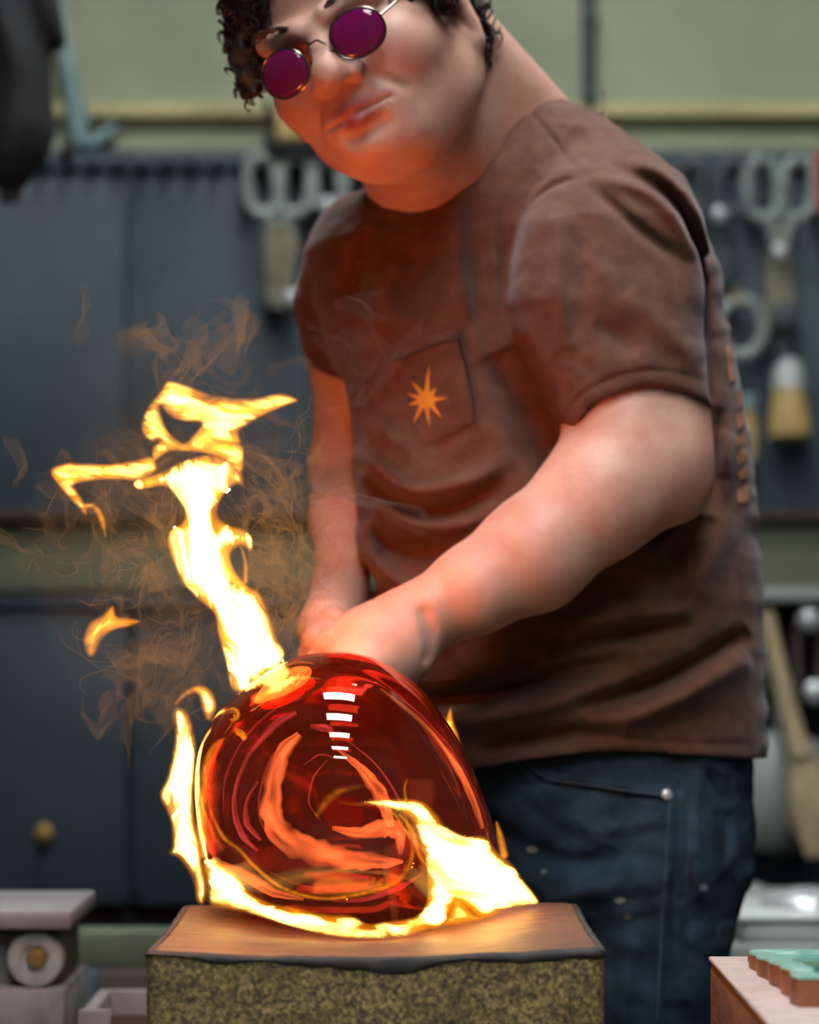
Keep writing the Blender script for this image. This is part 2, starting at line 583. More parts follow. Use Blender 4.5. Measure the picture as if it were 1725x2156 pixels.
# charred irregular rim band hanging over the upper edge
v, f = [], []
big = rrect(grow=.0012)
per = np.linspace(0, 1, nl, endpoint=False) * 2 * math.pi
for i in range(nl):
    ang = per[i]
    x, y = loop[i]
    dn = .0062 + .0035 * fbm(x * 30, y * 30, 3, 8, 3) + .004 * math.exp(-((x + .02) / .05) ** 2) * (y < 2.0)
    dn = max(dn, .002)
    k = min(range(len(big)), key=lambda j: (big[j][0] - x) ** 2 + (big[j][1] - y) ** 2)
    bx, by = big[k]
    inn = (x + (-.02 - x) * .035, y + (2.12 - y) * .035)
    v += [(x, y, rz[i] - dn), (bx, by, rz[i] - dn * .8), (bx, by, rz[i] - .0022), (x * .998 - .00004, y + (2.12 - y) * .006, rz[i] - .0004), (inn[0], inn[1], ztop(*inn) + .0004)]
for i in range(nl):
    j = (i + 1) % nl
    for r in range(4):
        f.append((i * 5 + r, j * 5 + r, j * 5 + r + 1, i * 5 + r + 1))
link('charred_rim', mesh('charred_rim', v, f), M['char'], block, label='black charred rim along the upper edge')
v, f = [], []
NS = 24
for r in range(NS + 1):
    s = .985 * (1 - r / NS)
    for p in loop:
        x, y = -.02 + (p[0] + .02) * s, 2.12 + (p[1] - 2.12) * s
        v.append((x, y, ztop(x, y)))
for r in range(NS):
    for i in range(nl):
        j = (i + 1) % nl
        f.append((r * nl + i, r * nl + j, (r + 1) * nl + j, (r + 1) * nl + i))
link('scorched_top', mesh('scorched_top', v, f), M['worktop'], block, label='scorched brown hollowed top surface')

# ------------------------------------------------------------------ hot glass piece
GD = 2.24
GC = (725.0, 1680.0)
g_out = [(1048, 1800), (1040, 1745), (1012, 1660), (976, 1578), (928, 1500), (868, 1432), (800, 1391), (750, 1376), (690, 1373), (635, 1380), (578, 1405), (520, 1445), (466, 1490), (428, 1550), (413, 1620),
         (412, 1690), (424, 1770), (452, 1850), (510, 1908), (600, 1938), (720, 1946), (860, 1942), (960, 1925), (1025, 1880)]
go = catmull(g_out, 12, True)
ang = np.unwrap(np.arctan2(-(go[:, 1] - GC[1]), go[:, 0] - GC[0]))
rad = np.hypot(go[:, 0] - GC[0], go[:, 1] - GC[1])
order = np.argsort(ang)
ang, rad = ang[order], rad[order]
def Rth(t):
    t = (t - ang[0]) % (2 * math.pi) + ang[0]
    return np.interp(t, np.append(ang, ang[0] + 2 * math.pi), np.append(rad, rad[0]))
def glass_shell(scale, bf, bb, cshift, cdep, flip, NT=180, NPH=110, crease=True):
    th = np.linspace(0, 2 * math.pi, NT, endpoint=False)
    # smooth the outline a little
    R = Rth(th)
    for _ in range(6): R = .25 * np.roll(R, 1) + .5 * R + .25 * np.roll(R, -1)
    ph = np.linspace(0, math.pi, NPH)
    v = [None] * 0
    pts = []
    for i, p in enumerate(ph):
        sp, cp = math.sin(p), math.cos(p)
        r = R * scale * sp ** .92
        B = bf if cp > 0 else bb
        y = np.full(NT, GD + cdep - B * (abs(cp) ** 1.0) * (1 if cp > 0 else -1))
        if crease:
            wd = np.exp(-((((th + math.pi) % (2 * math.pi) - math.pi) - .62) / .62) ** 2)
            y = y + .010 * np.exp(-((p - 1.02) / .075) ** 2) * wd - .006 * np.exp(-((p - 1.22) / .09) ** 2) * wd
        pts.append(np.stack([GC[0] + cshift[0] + r * np.cos(th), GC[1] + cshift[1] - r * np.sin(th), y], 1))
    A = np.array(pts)
    W = np.stack([(A[..., 0] - CX) * GD / F_PX, A[..., 2], ZC - (A[..., 1] - HY) * GD / F_PX], -1)
    verts = [W[0].mean(0)] + [tuple(q) for i in range(1, NPH - 1) for q in W[i]] + [W[-1].mean(0)]
    fs = []
    def id(i, k): return 1 + (i - 1) * NT + k % NT
    for k in range(NT):
        fs.append((0, id(1, k), id(1, k + 1)))
        fs.append((len(verts) - 1, id(NPH - 2, k + 1), id(NPH - 2, k)))
        for i in range(1, NPH - 2):
            fs.append((id(i, k), id(i + 1, k), id(i + 1, k + 1), id(i, k + 1)))
    if flip: fs = [q[::-1] for q in fs]
    return [tuple(q) for q in verts], fs
def mk_glass():
    m, nt, out = nodes('hot_amber_glass')
    g = N(nt, 'ShaderNodeBsdfGlass'); g.inputs['IOR'].default_value = 1.45; g.inputs['Roughness'].default_value = 0.0
    g.inputs['Color'].default_value = (1, .92, .86, 1)
    nt.links.new(g.outputs[0], out.inputs[0])
    ab = N(nt, 'ShaderNodeVolumeAbsorption'); ab.inputs['Color'].default_value = (.86, .20, .04, 1); ab.inputs['Density'].default_value = 34
    em = N(nt, 'ShaderNodeEmission'); em.inputs[0].default_value = (1, .15, .035, 1); em.inputs[1].default_value = .8
    ad = N(nt, 'ShaderNodeAddShader'); nt.links.new(ab.outputs[0], ad.inputs[0]); nt.links.new(em.outputs[0], ad.inputs[1])
    nt.links.new(ad.outputs[0], out.inputs['Volume'])
    return m
M['glass'] = mk_glass()
gp = thing('hot_glass_vessel', 'glowing dark red molten glass vessel pressed on the burning cork block', 'glass vessel', P(725, 1946, GD))
v1, f1 = glass_shell(1.0, .118, .105, (0, 0), 0, False)
v2, f2 = glass_shell(.70, .062, .085, (-5, 15), .02, True, 96, 60, False)
me = mesh('glass_body', v1 + v2, f1 + [tuple(i + len(v1) for i in q) for q in f2])
glass_o = link('glass_body', me, M['glass'], gp)
g_bvh = BVHTree.FromPolygons(v1, [tuple(q) for q in f1])
CAMV = Vector((0, 0, ZC))
def mk_streak(name, ca, cb_, st):
    m, nt, out = nodes(name)
    e = N(nt, 'ShaderNodeEmission'); e.inputs[1].default_value = st
    tc = N(nt, 'ShaderNodeTexCoord'); nz = N(nt, 'ShaderNodeTexNoise'); nz.inputs['Scale'].default_value = 38; nz.inputs['Detail'].default_value = 3; nz.inputs['Distortion'].default_value = 1.5
    nt.links.new(tc.outputs['Object'], nz.inputs['Vector'])
    r = N(nt, 'ShaderNodeValToRGB'); r.color_ramp.elements[0].position = .38; r.color_ramp.elements[1].position = .62
    r.color_ramp.elements[0].color = ca + (1,); r.color_ramp.elements[1].color = cb_ + (1,)
    nt.links.new(nz.outputs['Fac'], r.inputs[0]); nt.links.new(r.outputs[0], e.inputs[0]); nt.links.new(e.outputs[0], out.inputs[0])
    return m
M['coral'] = fire('refraction_coral', (1.0, .18, .045), 310)
M['pink'] = fire('refraction_pink', (1.0, .085, .075), 130)
M['amber'] = fire('refraction_amber', (1.0, .34, .01), 260)
def streak(name, pts, hw, mat_, depth=.004, thick=.0055, nn=8):  # emissive ribbon painting the flames' refraction and glints into the glass
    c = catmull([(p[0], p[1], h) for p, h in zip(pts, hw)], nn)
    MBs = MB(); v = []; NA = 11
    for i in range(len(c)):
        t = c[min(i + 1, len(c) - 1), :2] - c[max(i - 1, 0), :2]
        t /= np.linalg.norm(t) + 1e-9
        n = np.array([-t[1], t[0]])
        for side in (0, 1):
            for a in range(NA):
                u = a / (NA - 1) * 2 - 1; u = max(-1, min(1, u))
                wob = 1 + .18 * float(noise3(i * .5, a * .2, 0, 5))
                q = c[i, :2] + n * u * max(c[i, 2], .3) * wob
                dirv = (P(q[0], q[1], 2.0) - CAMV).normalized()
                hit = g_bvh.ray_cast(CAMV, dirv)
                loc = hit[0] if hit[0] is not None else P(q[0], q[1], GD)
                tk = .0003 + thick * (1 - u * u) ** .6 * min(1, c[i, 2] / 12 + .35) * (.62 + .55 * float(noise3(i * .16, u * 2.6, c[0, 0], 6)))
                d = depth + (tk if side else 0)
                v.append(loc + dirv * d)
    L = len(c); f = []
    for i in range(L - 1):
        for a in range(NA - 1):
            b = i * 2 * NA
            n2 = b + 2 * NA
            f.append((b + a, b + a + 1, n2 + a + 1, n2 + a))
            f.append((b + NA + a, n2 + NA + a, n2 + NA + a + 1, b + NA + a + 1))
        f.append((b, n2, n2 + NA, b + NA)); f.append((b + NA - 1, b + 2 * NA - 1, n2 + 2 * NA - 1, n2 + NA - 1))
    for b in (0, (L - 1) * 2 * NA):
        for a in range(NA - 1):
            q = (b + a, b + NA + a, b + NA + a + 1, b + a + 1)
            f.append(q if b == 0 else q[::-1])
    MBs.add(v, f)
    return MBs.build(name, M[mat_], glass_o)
streak('painted_refraction', [(632, 1548), (596, 1590), (578, 1650), (574, 1710), (600, 1760), (660, 1790), (730, 1806), (800, 1812), (848, 1812)], [8, 18, 20, 24, 28, 28, 24, 16, 3], 'coral', .005)
streak('painted_refraction', [(700, 1742), (760, 1752), (810, 1742), (838, 1756), (842, 1796)], [4, 14, 20, 16, 4], 'coral', .007)
streak('painted_refraction', [(712, 1580), (752, 1612), (784, 1650), (806, 1690), (822, 1740)], [2, 9, 15, 16, 8], 'coral', .005)
streak('painted_refraction', [(655, 1532), (690, 1536), (706, 1556)], [5, 9, 3], 'pink', .005)
streak('painted_refraction', [(625, 1502), (578, 1530), (530, 1585), (502, 1650), (497, 1705), (512, 1755), (545, 1790)], [6, 10, 6, 5, 6, 8, 3], 'pink', .004)
streak('painted_refraction', [(545, 1645), (522, 1690), (524, 1735), (552, 1768)], [3, 4, 7, 4], 'pink', .004)
streak('painted_refraction', [(800, 1452), (868, 1505), (922, 1560), (965, 1625), (996, 1690), (1014, 1745)], [2, 5, 7, 8, 8, 5], 'coral', .003)
streak('painted_refraction', [(840, 1470), (905, 1525), (958, 1595), (1000, 1670), (1026, 1740)], [1.5, 3, 4, 4, 3], 'pink', .003)
streak('painted_refraction', [(425, 1700), (428, 1750), (445, 1790)], [5, 9, 3], 'pink', .004)
streak('painted_refraction', [(462, 1812), (520, 1842), (580, 1876), (640, 1890)], [4, 13, 10, 3], 'coral', .004)
streak('painted_refraction', [(700, 1894), (770, 1890), (840, 1866), (888, 1836)], [2, 6, 6, 2], 'pink', .004)
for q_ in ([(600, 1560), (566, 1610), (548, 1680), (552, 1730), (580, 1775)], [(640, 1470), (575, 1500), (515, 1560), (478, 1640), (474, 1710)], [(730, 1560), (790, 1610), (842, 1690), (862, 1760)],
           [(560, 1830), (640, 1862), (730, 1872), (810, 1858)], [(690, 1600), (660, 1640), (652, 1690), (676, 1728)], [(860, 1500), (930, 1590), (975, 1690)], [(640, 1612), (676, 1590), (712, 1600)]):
    streak('faint_refraction_line', q_, [1] + [2.6] * (len(q_) - 2) + [1], 'pink', .004)
streak('painted_glint', [(478, 1500), (496, 1498), (502, 1512), (488, 1520)], [4, 7, 7, 3], 'amber', .005)
streak('painted_glint', [(497, 1538), (512, 1548), (520, 1560)], [5, 8, 5], 'amber', .005)
streak('painted_glint', [(575, 1416), (620, 1398), (662, 1400)], [2, 4, 2], 'amber', .004)
# steel blowpipe carrying the glass (behind it)
bp_ = thing('blowpipe', 'steel blowpipe held in both hands behind the hot glass', 'blowpipe', P(735, 1500, 2.345))
MB().tube([P(733, 1520, 2.348), P(728, 1420, 2.40), P(722, 1368, 2.47), P(716, 1330, 2.56)], .009, 14).build('pipe', M['toolsteel'], bp_)
MB().tube([P(733, 1525, 2.344), P(732, 1505, 2.355)], [.02, .014], 16).build('collar', M['toolsteel'], bp_)

# ------------------------------------------------------------------ flames (glowing gas with real depth)
M['flame_edge'] = fire('flame_envelope', (1.0, .30, .007), 150 * FLAME)
M['flame_core'] = fire('flame_core', (1.0, .60, .13), 330 * FLAME)
M['flame_dim'] = fire('flame_dim', (1.0, .30, .02), 40 * FLAME)
def sdf_poly(px, py, poly):
    poly = np.asarray(poly, float)
    d = np.full(px.shape, 1e9); ins = np.zeros(px.shape, bool)
    for i in range(len(poly)):
        a, b = poly[i], poly[(i + 1) % len(poly)]
        ba = b - a
        h = np.clip(((px - a[0]) * ba[0] + (py - a[1]) * ba[1]) / max(ba.dot(ba), 1e-9), 0, 1)
        d = np.minimum(d, (px - a[0] - h * ba[0]) ** 2 + (py - a[1] - h * ba[1]) ** 2)
        if abs(b[1] - a[1]) > 1e-9:
            c = ((a[1] > py) != (b[1] > py)) & (px < ba[0] * (py - a[1]) / ba[1] + a[0])
            ins ^= c
    d = np.sqrt(d)
    return np.where(ins, d, -d)
def sdf_stroke(px, py, pts):
    c = catmull(pts, 6)
    best = np.full(px.shape, -1e9)
    for i in range(len(c) - 1):
        a, b = c[i], c[i + 1]
        ba = b[:2] - a[:2]
        h = np.clip(((px - a[0]) * ba[0] + (py - a[1]) * ba[1]) / max(ba.dot(ba), 1e-9), 0, 1)
        best = np.maximum(best, a[2] + (b[2] - a[2]) * h - np.hypot(px - a[0] - h * ba[0], py - a[1] - h * ba[1]))
    return best
def flame_sheet(name, dist_fn, bbox, dep_fn, thick_fn, mat_, parent, step=2.5):
    xs = np.arange(bbox[0] - 6, bbox[2] + 6, step); ys = np.arange(bbox[1] - 6, bbox[3] + 6, step)
    PX, PY = np.meshgrid(xs, ys, indexing='ij')
    D = dist_fn(PX, PY)
    ins = D > 0
    cell = ins[:-1, :-1] | ins[1:, :-1] | ins[:-1, 1:] | ins[1:, 1:]
    if not cell.any(): return None
    used = np.zeros(D.shape, bool)
    used[:-1, :-1] |= cell; used[1:, :-1] |= cell; used[:-1, 1:] |= cell; used[1:, 1:] |= cell
    QX, QY = PX, PY
    T = np.where(ins, thick_fn(QX, QY, np.maximum(D, 0)), 0)
    dep = dep_fn(QX, QY)
    T = np.maximum(T, .00025)
    idf = np.full(D.shape, -1); idb = np.full(D.shape, -1)
    vs = []
    for (i, j) in np.argwhere(used):
        x, y, d, t = QX[i, j], QY[i, j], dep[i, j], T[i, j]
        idf[i, j] = len(vs); vs.append(P(x, y, d - t / 2))
        idb[i, j] = len(vs); vs.append(P(x, y, d + t / 2))
    fs = []
    nI, nJ = cell.shape
    for (i, j) in np.argwhere(cell):
        q = ((i, j), (i, j + 1), (i + 1, j + 1), (i + 1, j))
        nb_ = ((i - 1, j), (i, j + 1), (i + 1, j), (i, j - 1))       # neighbour across edge q[k]-q[k+1]
        fs.append(tuple(idf[k] for k in q)); fs.append(tuple(idb[k] for k in q[::-1]))
        for k in range(4):
            n_ = nb_[k]
            if not (0 <= n_[0] < nI and 0 <= n_[1] < nJ and cell[n_]):
                u, v_ = q[k], q[(k + 1) % 4]
                fs.append((idf[v_], idf[u], idb[u], idb[v_]))
    return link(name, mesh(name, vs, fs), M[mat_], parent)
def flow_noise(px, py, sx, sy, ang, seed):
    c, s_ = math.cos(ang), math.sin(ang)
    u = (px * c + py * s_); v = (-px * s_ + py * c)
    wx = 22 * noise3(px / 60, py / 60, 0, seed + 9); wy = 22 * noise3(px / 60, py / 60, 5, seed + 11)
    return fbm((u + wx) / sx, (v + wy) / sy, 0, seed, 3)
def flame(label, shapes, bbox, dep_fn, group=None, edge_t=.012, core_t=.03, core_in=7, streaks=.5, sdir=1.5, seed=1, edge='flame_edge', core=True, name='flame', sx=60, sy=14, ew=16):
    def dist(px, py):
        r = np.full(px.shape, -1e9)
        for k, sh in shapes:
            if k == 'p': r = np.maximum(r, sdf_poly(px, py, catmull(sh, 5, True)))
            elif k == 's': r = np.maximum(r, sdf_stroke(px, py, sh))
        for k, sh in shapes:
            if k == 'h': r = np.minimum(r, -sdf_poly(px, py, catmull(sh, 5, True)))
        return r
    cpx, cpy = (bbox[0] + bbox[2]) / 2, bbox[3]
    root = thing(name, label, 'flame', P(cpx, cpy, float(dep_fn(np.array(cpx), np.array(cpy)))), group)
    def te(px, py, D):
        n = flow_noise(px, py, sx, sy, sdir, seed)
        return edge_t * (1 - np.exp(-D / ew)) * np.clip(1 + .6 * n, .3, 1.8)
    flame_sheet('flame_envelope', dist, bbox, dep_fn, te, 'flame_edge' if edge is None else edge, root)
    if core:
        def dcore(px, py):
            D = dist(px, py)
            n = flow_noise(px, py, sx, sy, sdir, seed + 3)
            return D - core_in - streaks * 16 * np.clip(n * 1.2, -.35, 1.5)
        def tc(px, py, D):
            return core_t * (1 - np.exp(-D / 14)) * np.clip(1 + 1.1 * flow_noise(px, py, sx, sy, sdir, seed + 6), .04, 2.2)
        flame_sheet('flame_core', dcore, bbox, dep_fn, tc, 'flame_core', root)
    return root
GF = 'flames licking around the hot glass'
def col_dep(px, py): return 2.255 + .012 * np.sin(py / 70.0) + .00006 * (1400 - py)
main_p = [(597, 1388), (582, 1340), (568, 1296), (547, 1250), (517, 1229), (497, 1204), (486, 1175), (492, 1156), (512, 1150), (528, 1162), (531, 1133), (513, 1115), (480, 1104), (459, 1087), (461, 1062), (476, 1037), (497, 1021),
          (513, 1021), (507, 991), (480, 972), (451, 957), (417, 960), (376, 975), (334, 996), (284, 1012), (292, 1031), (346, 1024), (370, 1046), (388, 1075), (384, 1100), (359, 1117), (352, 1142), (363, 1180), (384, 1225),
          (417, 1263), (451, 1292), (459, 1335), (475, 1392), (488, 1450), (520, 1450)]
flame('tall twisting white-yellow flame column rising behind the left of the glass', [('p', main_p), ('s', [(486, 1160, 2), (505, 1150, 3), (517, 1185, 4), (517, 1225, 5)])], (280, 940, 605, 1460), col_dep, None, .020, .035, 7, 1.0, 1.25, 2, sx=110, sy=20)
side_p = [(321, 962), (292, 966), (234, 977), (175, 975), (138, 975), (106, 991), (125, 1025), (154, 1058), (182, 1086), (180, 1062), (163, 1035), (160, 1021), (200, 1012), (250, 1010), (292, 1012), (330, 990)]
flame('orange flame tongue reaching far left with a dripping bent tip', [('p', side_p), ('s', [(176, 1066, 8), (198, 1066, 6), (214, 1092, 7), (222, 1130, 2)])], (100, 950, 335, 1136), lambda a, b: 2.275 + .0001 * (330 - a), None, .018, .010, 9, .8, .05, 5, sx=50, sy=12)
ring_p = [(300, 912), (298, 883), (313, 854), (338, 824), (355, 802), (397, 812), (442, 829), (492, 837), (543, 837), (593, 827), (628, 843), (593, 858), (555, 875), (522, 895), (503, 912), (514, 950), (507, 995), (459, 962),
          (397, 952), (355, 952), (325, 970), (320, 945), (333, 930), (318, 932)]
ring_h = [(338, 856), (356, 876), (388, 888), (424, 892), (403, 918), (388, 932), (367, 920), (348, 896)]
flame('curling orange flame loop at the very top with a dark hole', [('p', ring_p), ('h', ring_h)], (290, 795, 634, 1000), lambda a, b: 2.285 + .014 * np.sin(a / 60.0), None, .018, .012, 9, 1.0, .25, 8, sx=70, sy=16)
flame('small detached orange flame floating left of the column', [('p', [(178, 1365), (176, 1340), (190, 1310), (215, 1295), (238, 1275), (246, 1297), (268, 1300), (297, 1308), (270, 1320), (240, 1327), (215, 1347), (200, 1378), (187, 1382)])],
      (170, 1270, 302, 1388), lambda a, b: 2.26 + 0 * a, None, .020, .006, 14, .3, -.6, 11, ew=22)
left_p = [(372, 1488), (396, 1500), (408, 1540), (414, 1576), (412, 1628), (408, 1670), (411, 1731), (420, 1774), (429, 1829), (437, 1871), (428, 1905), (414, 1895), (408, 1859), (393, 1829), (374, 1806), (356, 1798), (363, 1774),
          (360, 1737), (350, 1707), (336, 1673), (350, 1640), (362, 1591), (368, 1546), (362, 1505)]
flame('tall white flame standing on the left corner of the cork block', [('p', left_p)], (330, 1480, 442, 1910), lambda a, b: 2.245 + .0001 * np.abs(b - 1700), None, .012, .04, 6, .15, 1.5, 14)
flame('short hooked flame curling over the left shoulder of the glass', [('s', [(440, 1508, 9), (440, 1486, 16), (432, 1462, 15), (415, 1452, 9), (392, 1460, 6), (370, 1482, 4)])], (355, 1435, 466, 1520), lambda a, b: 2.25 + 0 * a, None, .016, .03, 8, .2, .8, 17)
base_p = [(429, 1809), (467, 1815), (499, 1836), (520, 1873), (568, 1900), (627, 1911), (685, 1924), (739, 1927), (776, 1945), (813, 1940), (867, 1932), (893, 1911), (900, 1868), (893, 1799), (872, 1735), (840, 1708), (792, 1696),
          (760, 1690), (792, 1684), (856, 1681), (893, 1689), (920, 1713), (941, 1740), (979, 1759), (1021, 1761), (1048, 1793), (1080, 1820), (1101, 1852), (1123, 1879), (1133, 1903), (1080, 1913), (1016, 1934), (963, 1905), (936, 1943),
          (893, 1961), (840, 1975), (760, 1977), (685, 1969), (600, 1948), (536, 1927), (483, 1916), (440, 1905), (432, 1852)]
def base_dep(px, py): return 2.118 + .13 * ((px - 740) / 390.0) ** 2 - .02 * np.clip((1900 - py) / 200.0, 0, 1) * np.clip((px - 740) / 200, 0, 1)
flame('broad white-hot flame band wrapping the foot and right side of the glass', [('p', base_p)], (425, 1675, 1140, 1982), base_dep, None, .012, .036, 5, .5, .3, 20, sx=120, sy=22)
def front_dep(px, py): return 2.098 + .13 * ((px - 740) / 390.0) ** 2 + .03 * np.clip((1800 - py) / 300.0, 0, 1)
flame('slim yellow flame lick climbing the left side of the glass', [('s', [(430, 1800, 10), (424, 1740, 12), (430, 1660, 14), (442, 1605, 12), (462, 1568, 6), (480, 1557, 2)])], (405, 1550, 486, 1815), front_dep, None, .010, .006, 9, .3, 1.4, 23, ew=10)
flame('thin yellow flame line looping around the lower front of the glass', [('s', [(440, 1640, 3), (445, 1700, 4), (468, 1760, 5), (505, 1790, 4), (540, 1828, 5), (600, 1872, 5), (680, 1892, 4), (760, 1882, 4), (830, 1860, 5), (862, 1822, 5), (868, 1780, 4), (846, 1735, 4), (815, 1700, 3), (780, 1684, 2)])],
      (425, 1630, 880, 1905), front_dep, None, .006, .002, 99, .3, 1.4, 26, core=False, ew=6)
flame('orange flame veil inside the lower bowl of the glass', [('p', [(700, 1830), (760, 1850), (840, 1838), (866, 1790), (868, 1830), (838, 1866), (760, 1890), (690, 1892), (640, 1884)])], (630, 1785, 872, 1900), front_dep, None, .003, .002, 99, .3, .2, 29, core=False, ew=20)
flame('pale orange flame wisp across the middle of the glass', [('s', [(668, 1716, 6), (690, 1685, 9), (720, 1664, 7), (768, 1654, 2)]), ('s', [(715, 1690, 2), (760, 1694, 3), (800, 1690, 4)])], (655, 1645, 808, 1728), front_dep, None, .0035, .002, 99, .3, .5, 32, core=False, ew=14)
flame('yellow flame fold beside the white mass right of centre', [('s', [(842, 1715, 3), (868, 1750, 6), (880, 1795, 6), (903, 1828, 2)]), ('s', [(855, 1685, 4), (852, 1660, 3), (858, 1640, 1.5)])], (830, 1632, 912, 1836), front_dep, None, .008, .002, 99, .3, 1.2, 35, core=False, ew=8)
flame('tiny flame peeking out behind the right shoulder of the glass', [('p', [(930, 1522), (940, 1508), (950, 1490), (954, 1515), (966, 1548), (972, 1580), (955, 1556), (940, 1540)])], (925, 1485, 976, 1585), lambda a, b: 2.29 + 0 * a, None, .014, .02, 6, .2, 1.2, 38, ew=9)
flame('dim orange flame edge at the lower right rim of the glass', [('s', [(1046, 1732, 3), (1054, 1765, 8), (1062, 1800, 9)])], (1035, 1722, 1078, 1815), lambda a, b: 2.21 + 0 * a, None, .008, .002, 99, .3, 1.2, 41, core=False, ew=8)
flame('low yellow flame flap on the cork at the right of the glass', [('p', [(905, 1955), (935, 1935), (962, 1896), (1000, 1925), (1020, 1934), (965, 1948)])], (900, 1890, 1026, 1962), lambda a, b: 2.15 + 0 * a, None, .012, .01, 12, .3, .3, 44)
# red point lamp added inside the column, on top of the flames' own glow
def fire_lamp(loc, power, size):
    l = bpy.data.lights.new('added_flame_light', 'POINT')
    l.energy = power; l.color = (1.0, .11, .014); l.shadow_soft_size = size
    o = bpy.data.objects.new('added_flame_light', l); COL.objects.link(o); o.location = loc
    return o
FIRE_W = 7.0
fire_lamp(P(450, 1130, 2.27), FIRE_W * .5, .06)

# thin curling wisps of smoke and burning gas around the column
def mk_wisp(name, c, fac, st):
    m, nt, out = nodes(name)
    e = N(nt, 'ShaderNodeEmission'); e.inputs[0].default_value = c + (1,); e.inputs[1].default_value = st  # firelight on the smoke is put in as emission, not scattered
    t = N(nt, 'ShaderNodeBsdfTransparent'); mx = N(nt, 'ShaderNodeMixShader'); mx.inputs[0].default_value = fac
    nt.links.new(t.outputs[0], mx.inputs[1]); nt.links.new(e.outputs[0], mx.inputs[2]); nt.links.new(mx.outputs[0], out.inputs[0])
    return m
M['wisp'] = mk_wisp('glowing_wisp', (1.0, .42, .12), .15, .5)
def curl(p, sc, seed):
    e = .15
    def pot(q, k): return noise3(q[:, 0] * sc, q[:, 1] * sc, q[:, 2] * sc, seed + 17 * k)
    def dd(k, ax):
        a = p.copy(); b = p.copy(); a[:, ax] += e / sc; b[:, ax] -= e / sc
        return (pot(a, k) - pot(b, k)) / (2 * e)
    return np.stack([dd(2, 1) - dd(1, 2), dd(0, 2) - dd(2, 0), dd(1, 0) - dd(0, 1)], 1)
def wisps(name, n, cx_, cy_, sx_, sy_, label, mat_, seed, steps=46, sc=30.0, step=.0016, rmax=.00045, d0=2.30, up=.35, long=1.0):
    r = np.random.default_rng(seed)
    px = cx_ + sx_ * r.normal(size=n); py = cy_ + sy_ * r.normal(size=n)
    p = np.array([P(a, b, d0 + .03 * r.normal()) for a, b in zip(px, py)])
    tr = [p.copy()]
    for k in range(steps):
        c = curl(p, sc, seed) + .5 * curl(p, sc * 2.6, seed + 3)
        c[:, 1] *= .6
        c[:, 2] += up
        c /= np.linalg.norm(c, axis=1)[:, None] + .25
        c += .25 * r.normal(size=c.shape) * .3
        p = p + c * step
        tr.append(p.copy())
    T = np.stack(tr, 1)
    mb = MB()
    V, Q = [], []
    for i in range(n):
        m = int(steps * (.35 + .65 * r.random()) * long) + 1
        m = min(m, steps + 1)
        R = rmax * (.4 + .6 * r.random()) * np.sin(np.linspace(.05, math.pi - .05, m)) ** .5
        pts = T[i, :m]
        b = len(V)
        t = np.gradient(pts, axis=0); t /= np.linalg.norm(t, axis=1)[:, None] + 1e-9
        a = np.cross(t, [0, 1, 0]); a /= np.linalg.norm(a, axis=1)[:, None] + 1e-6
        c2 = np.cross(t, a)
        for k in range(m):
            V += [pts[k] + R[k] * a[k], pts[k] + R[k] * (-.5 * a[k] + .87 * c2[k]), pts[k] + R[k] * (-.5 * a[k] - .87 * c2[k])]
        for k in range(m - 1):
            for q in range(3):
                q2 = (q + 1) % 3
                Q.append((b + 3 * k + q, b + 3 * k + q2, b + 3 * k + 3 + q2, b + 3 * k + 3 + q))
    return link(name, fast_mesh(name, V, Q), M[mat_], None, 'stuff', label, 'smoke')
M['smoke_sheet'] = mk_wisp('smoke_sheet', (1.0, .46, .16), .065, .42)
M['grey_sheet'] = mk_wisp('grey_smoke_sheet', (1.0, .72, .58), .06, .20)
def veils(n, cx_, cy_, sx_, sy_, label, mat_, seed, K=9, steps=40, sc=24.0, step=.0017, wid=.016, d0=2.30, up=.5):
    r = np.random.default_rng(seed)
    V, Q = [], []
    P0 = []
    for i in range(n):
        c = np.array(P(cx_ + sx_ * r.normal(), cy_ + sy_ * r.normal(), d0 + .03 * r.normal()))
        t = r.normal(size=3); t[2] *= .4; t /= np.linalg.norm(t)
        w_ = wid * (.4 + r.random())
        P0 += [c + t * w_ * (k / (K - 1) - .5) for k in range(K)]
    p = np.array(P0); tr = [p.copy()]
    for k in range(steps):
        c = curl(p, sc, seed) + .6 * curl(p, sc * 2.4, seed + 3) + .3 * curl(p, sc * 5, seed + 5)
        c[:, 1] *= .7; c[:, 2] += up
        c /= np.linalg.norm(c, axis=1)[:, None] + .3
        p = p + c * step; tr.append(p.copy())
    T = np.stack(tr, 1).reshape(n, K, steps + 1, 3)
    for i in range(n):
        m = int((steps + 1) * (.5 + .5 * r.random())); b = len(V)
        V += list(T[i, :, :m].reshape(-1, 3))
        for a in range(K - 1):
            for k in range(m - 1):
                Q.append((b + a * m + k, b + a * m + k + 1, b + (a + 1) * m + k + 1, b + (a + 1) * m + k))
    return link('smoke_veil', fast_mesh('smoke_veil', V, Q), M[mat_], None, 'stuff', label, 'smoke')
veils(72, 590, 1220, 42, 130, 'fine orange smoke folds between the flame column and the man', 'smoke_sheet', 51, sc=34)
veils(80, 320, 1100, 120, 110, 'thin brown smoke folds curling left of the flame column', 'smoke_sheet', 52)
veils(32, 300, 1400, 75, 55, 'looping smoke folds above the left white flame', 'smoke_sheet', 53, sc=16, step=.0022)
veils(28, 440, 740, 85, 40, 'faint brown smoke folds above the top of the flames', 'smoke_sheet', 54, sc=20)
veils(22, 770, 900, 45, 75, 'pale grey smoke folds drifting across the shirt front', 'grey_sheet', 55, sc=14, step=.0024, d0=2.36)
wisps('smoke_threads', 100, 590, 1210, 40, 120, 'fine orange smoke threads between the flame column and the man', 'wisp', 61, sc=40)
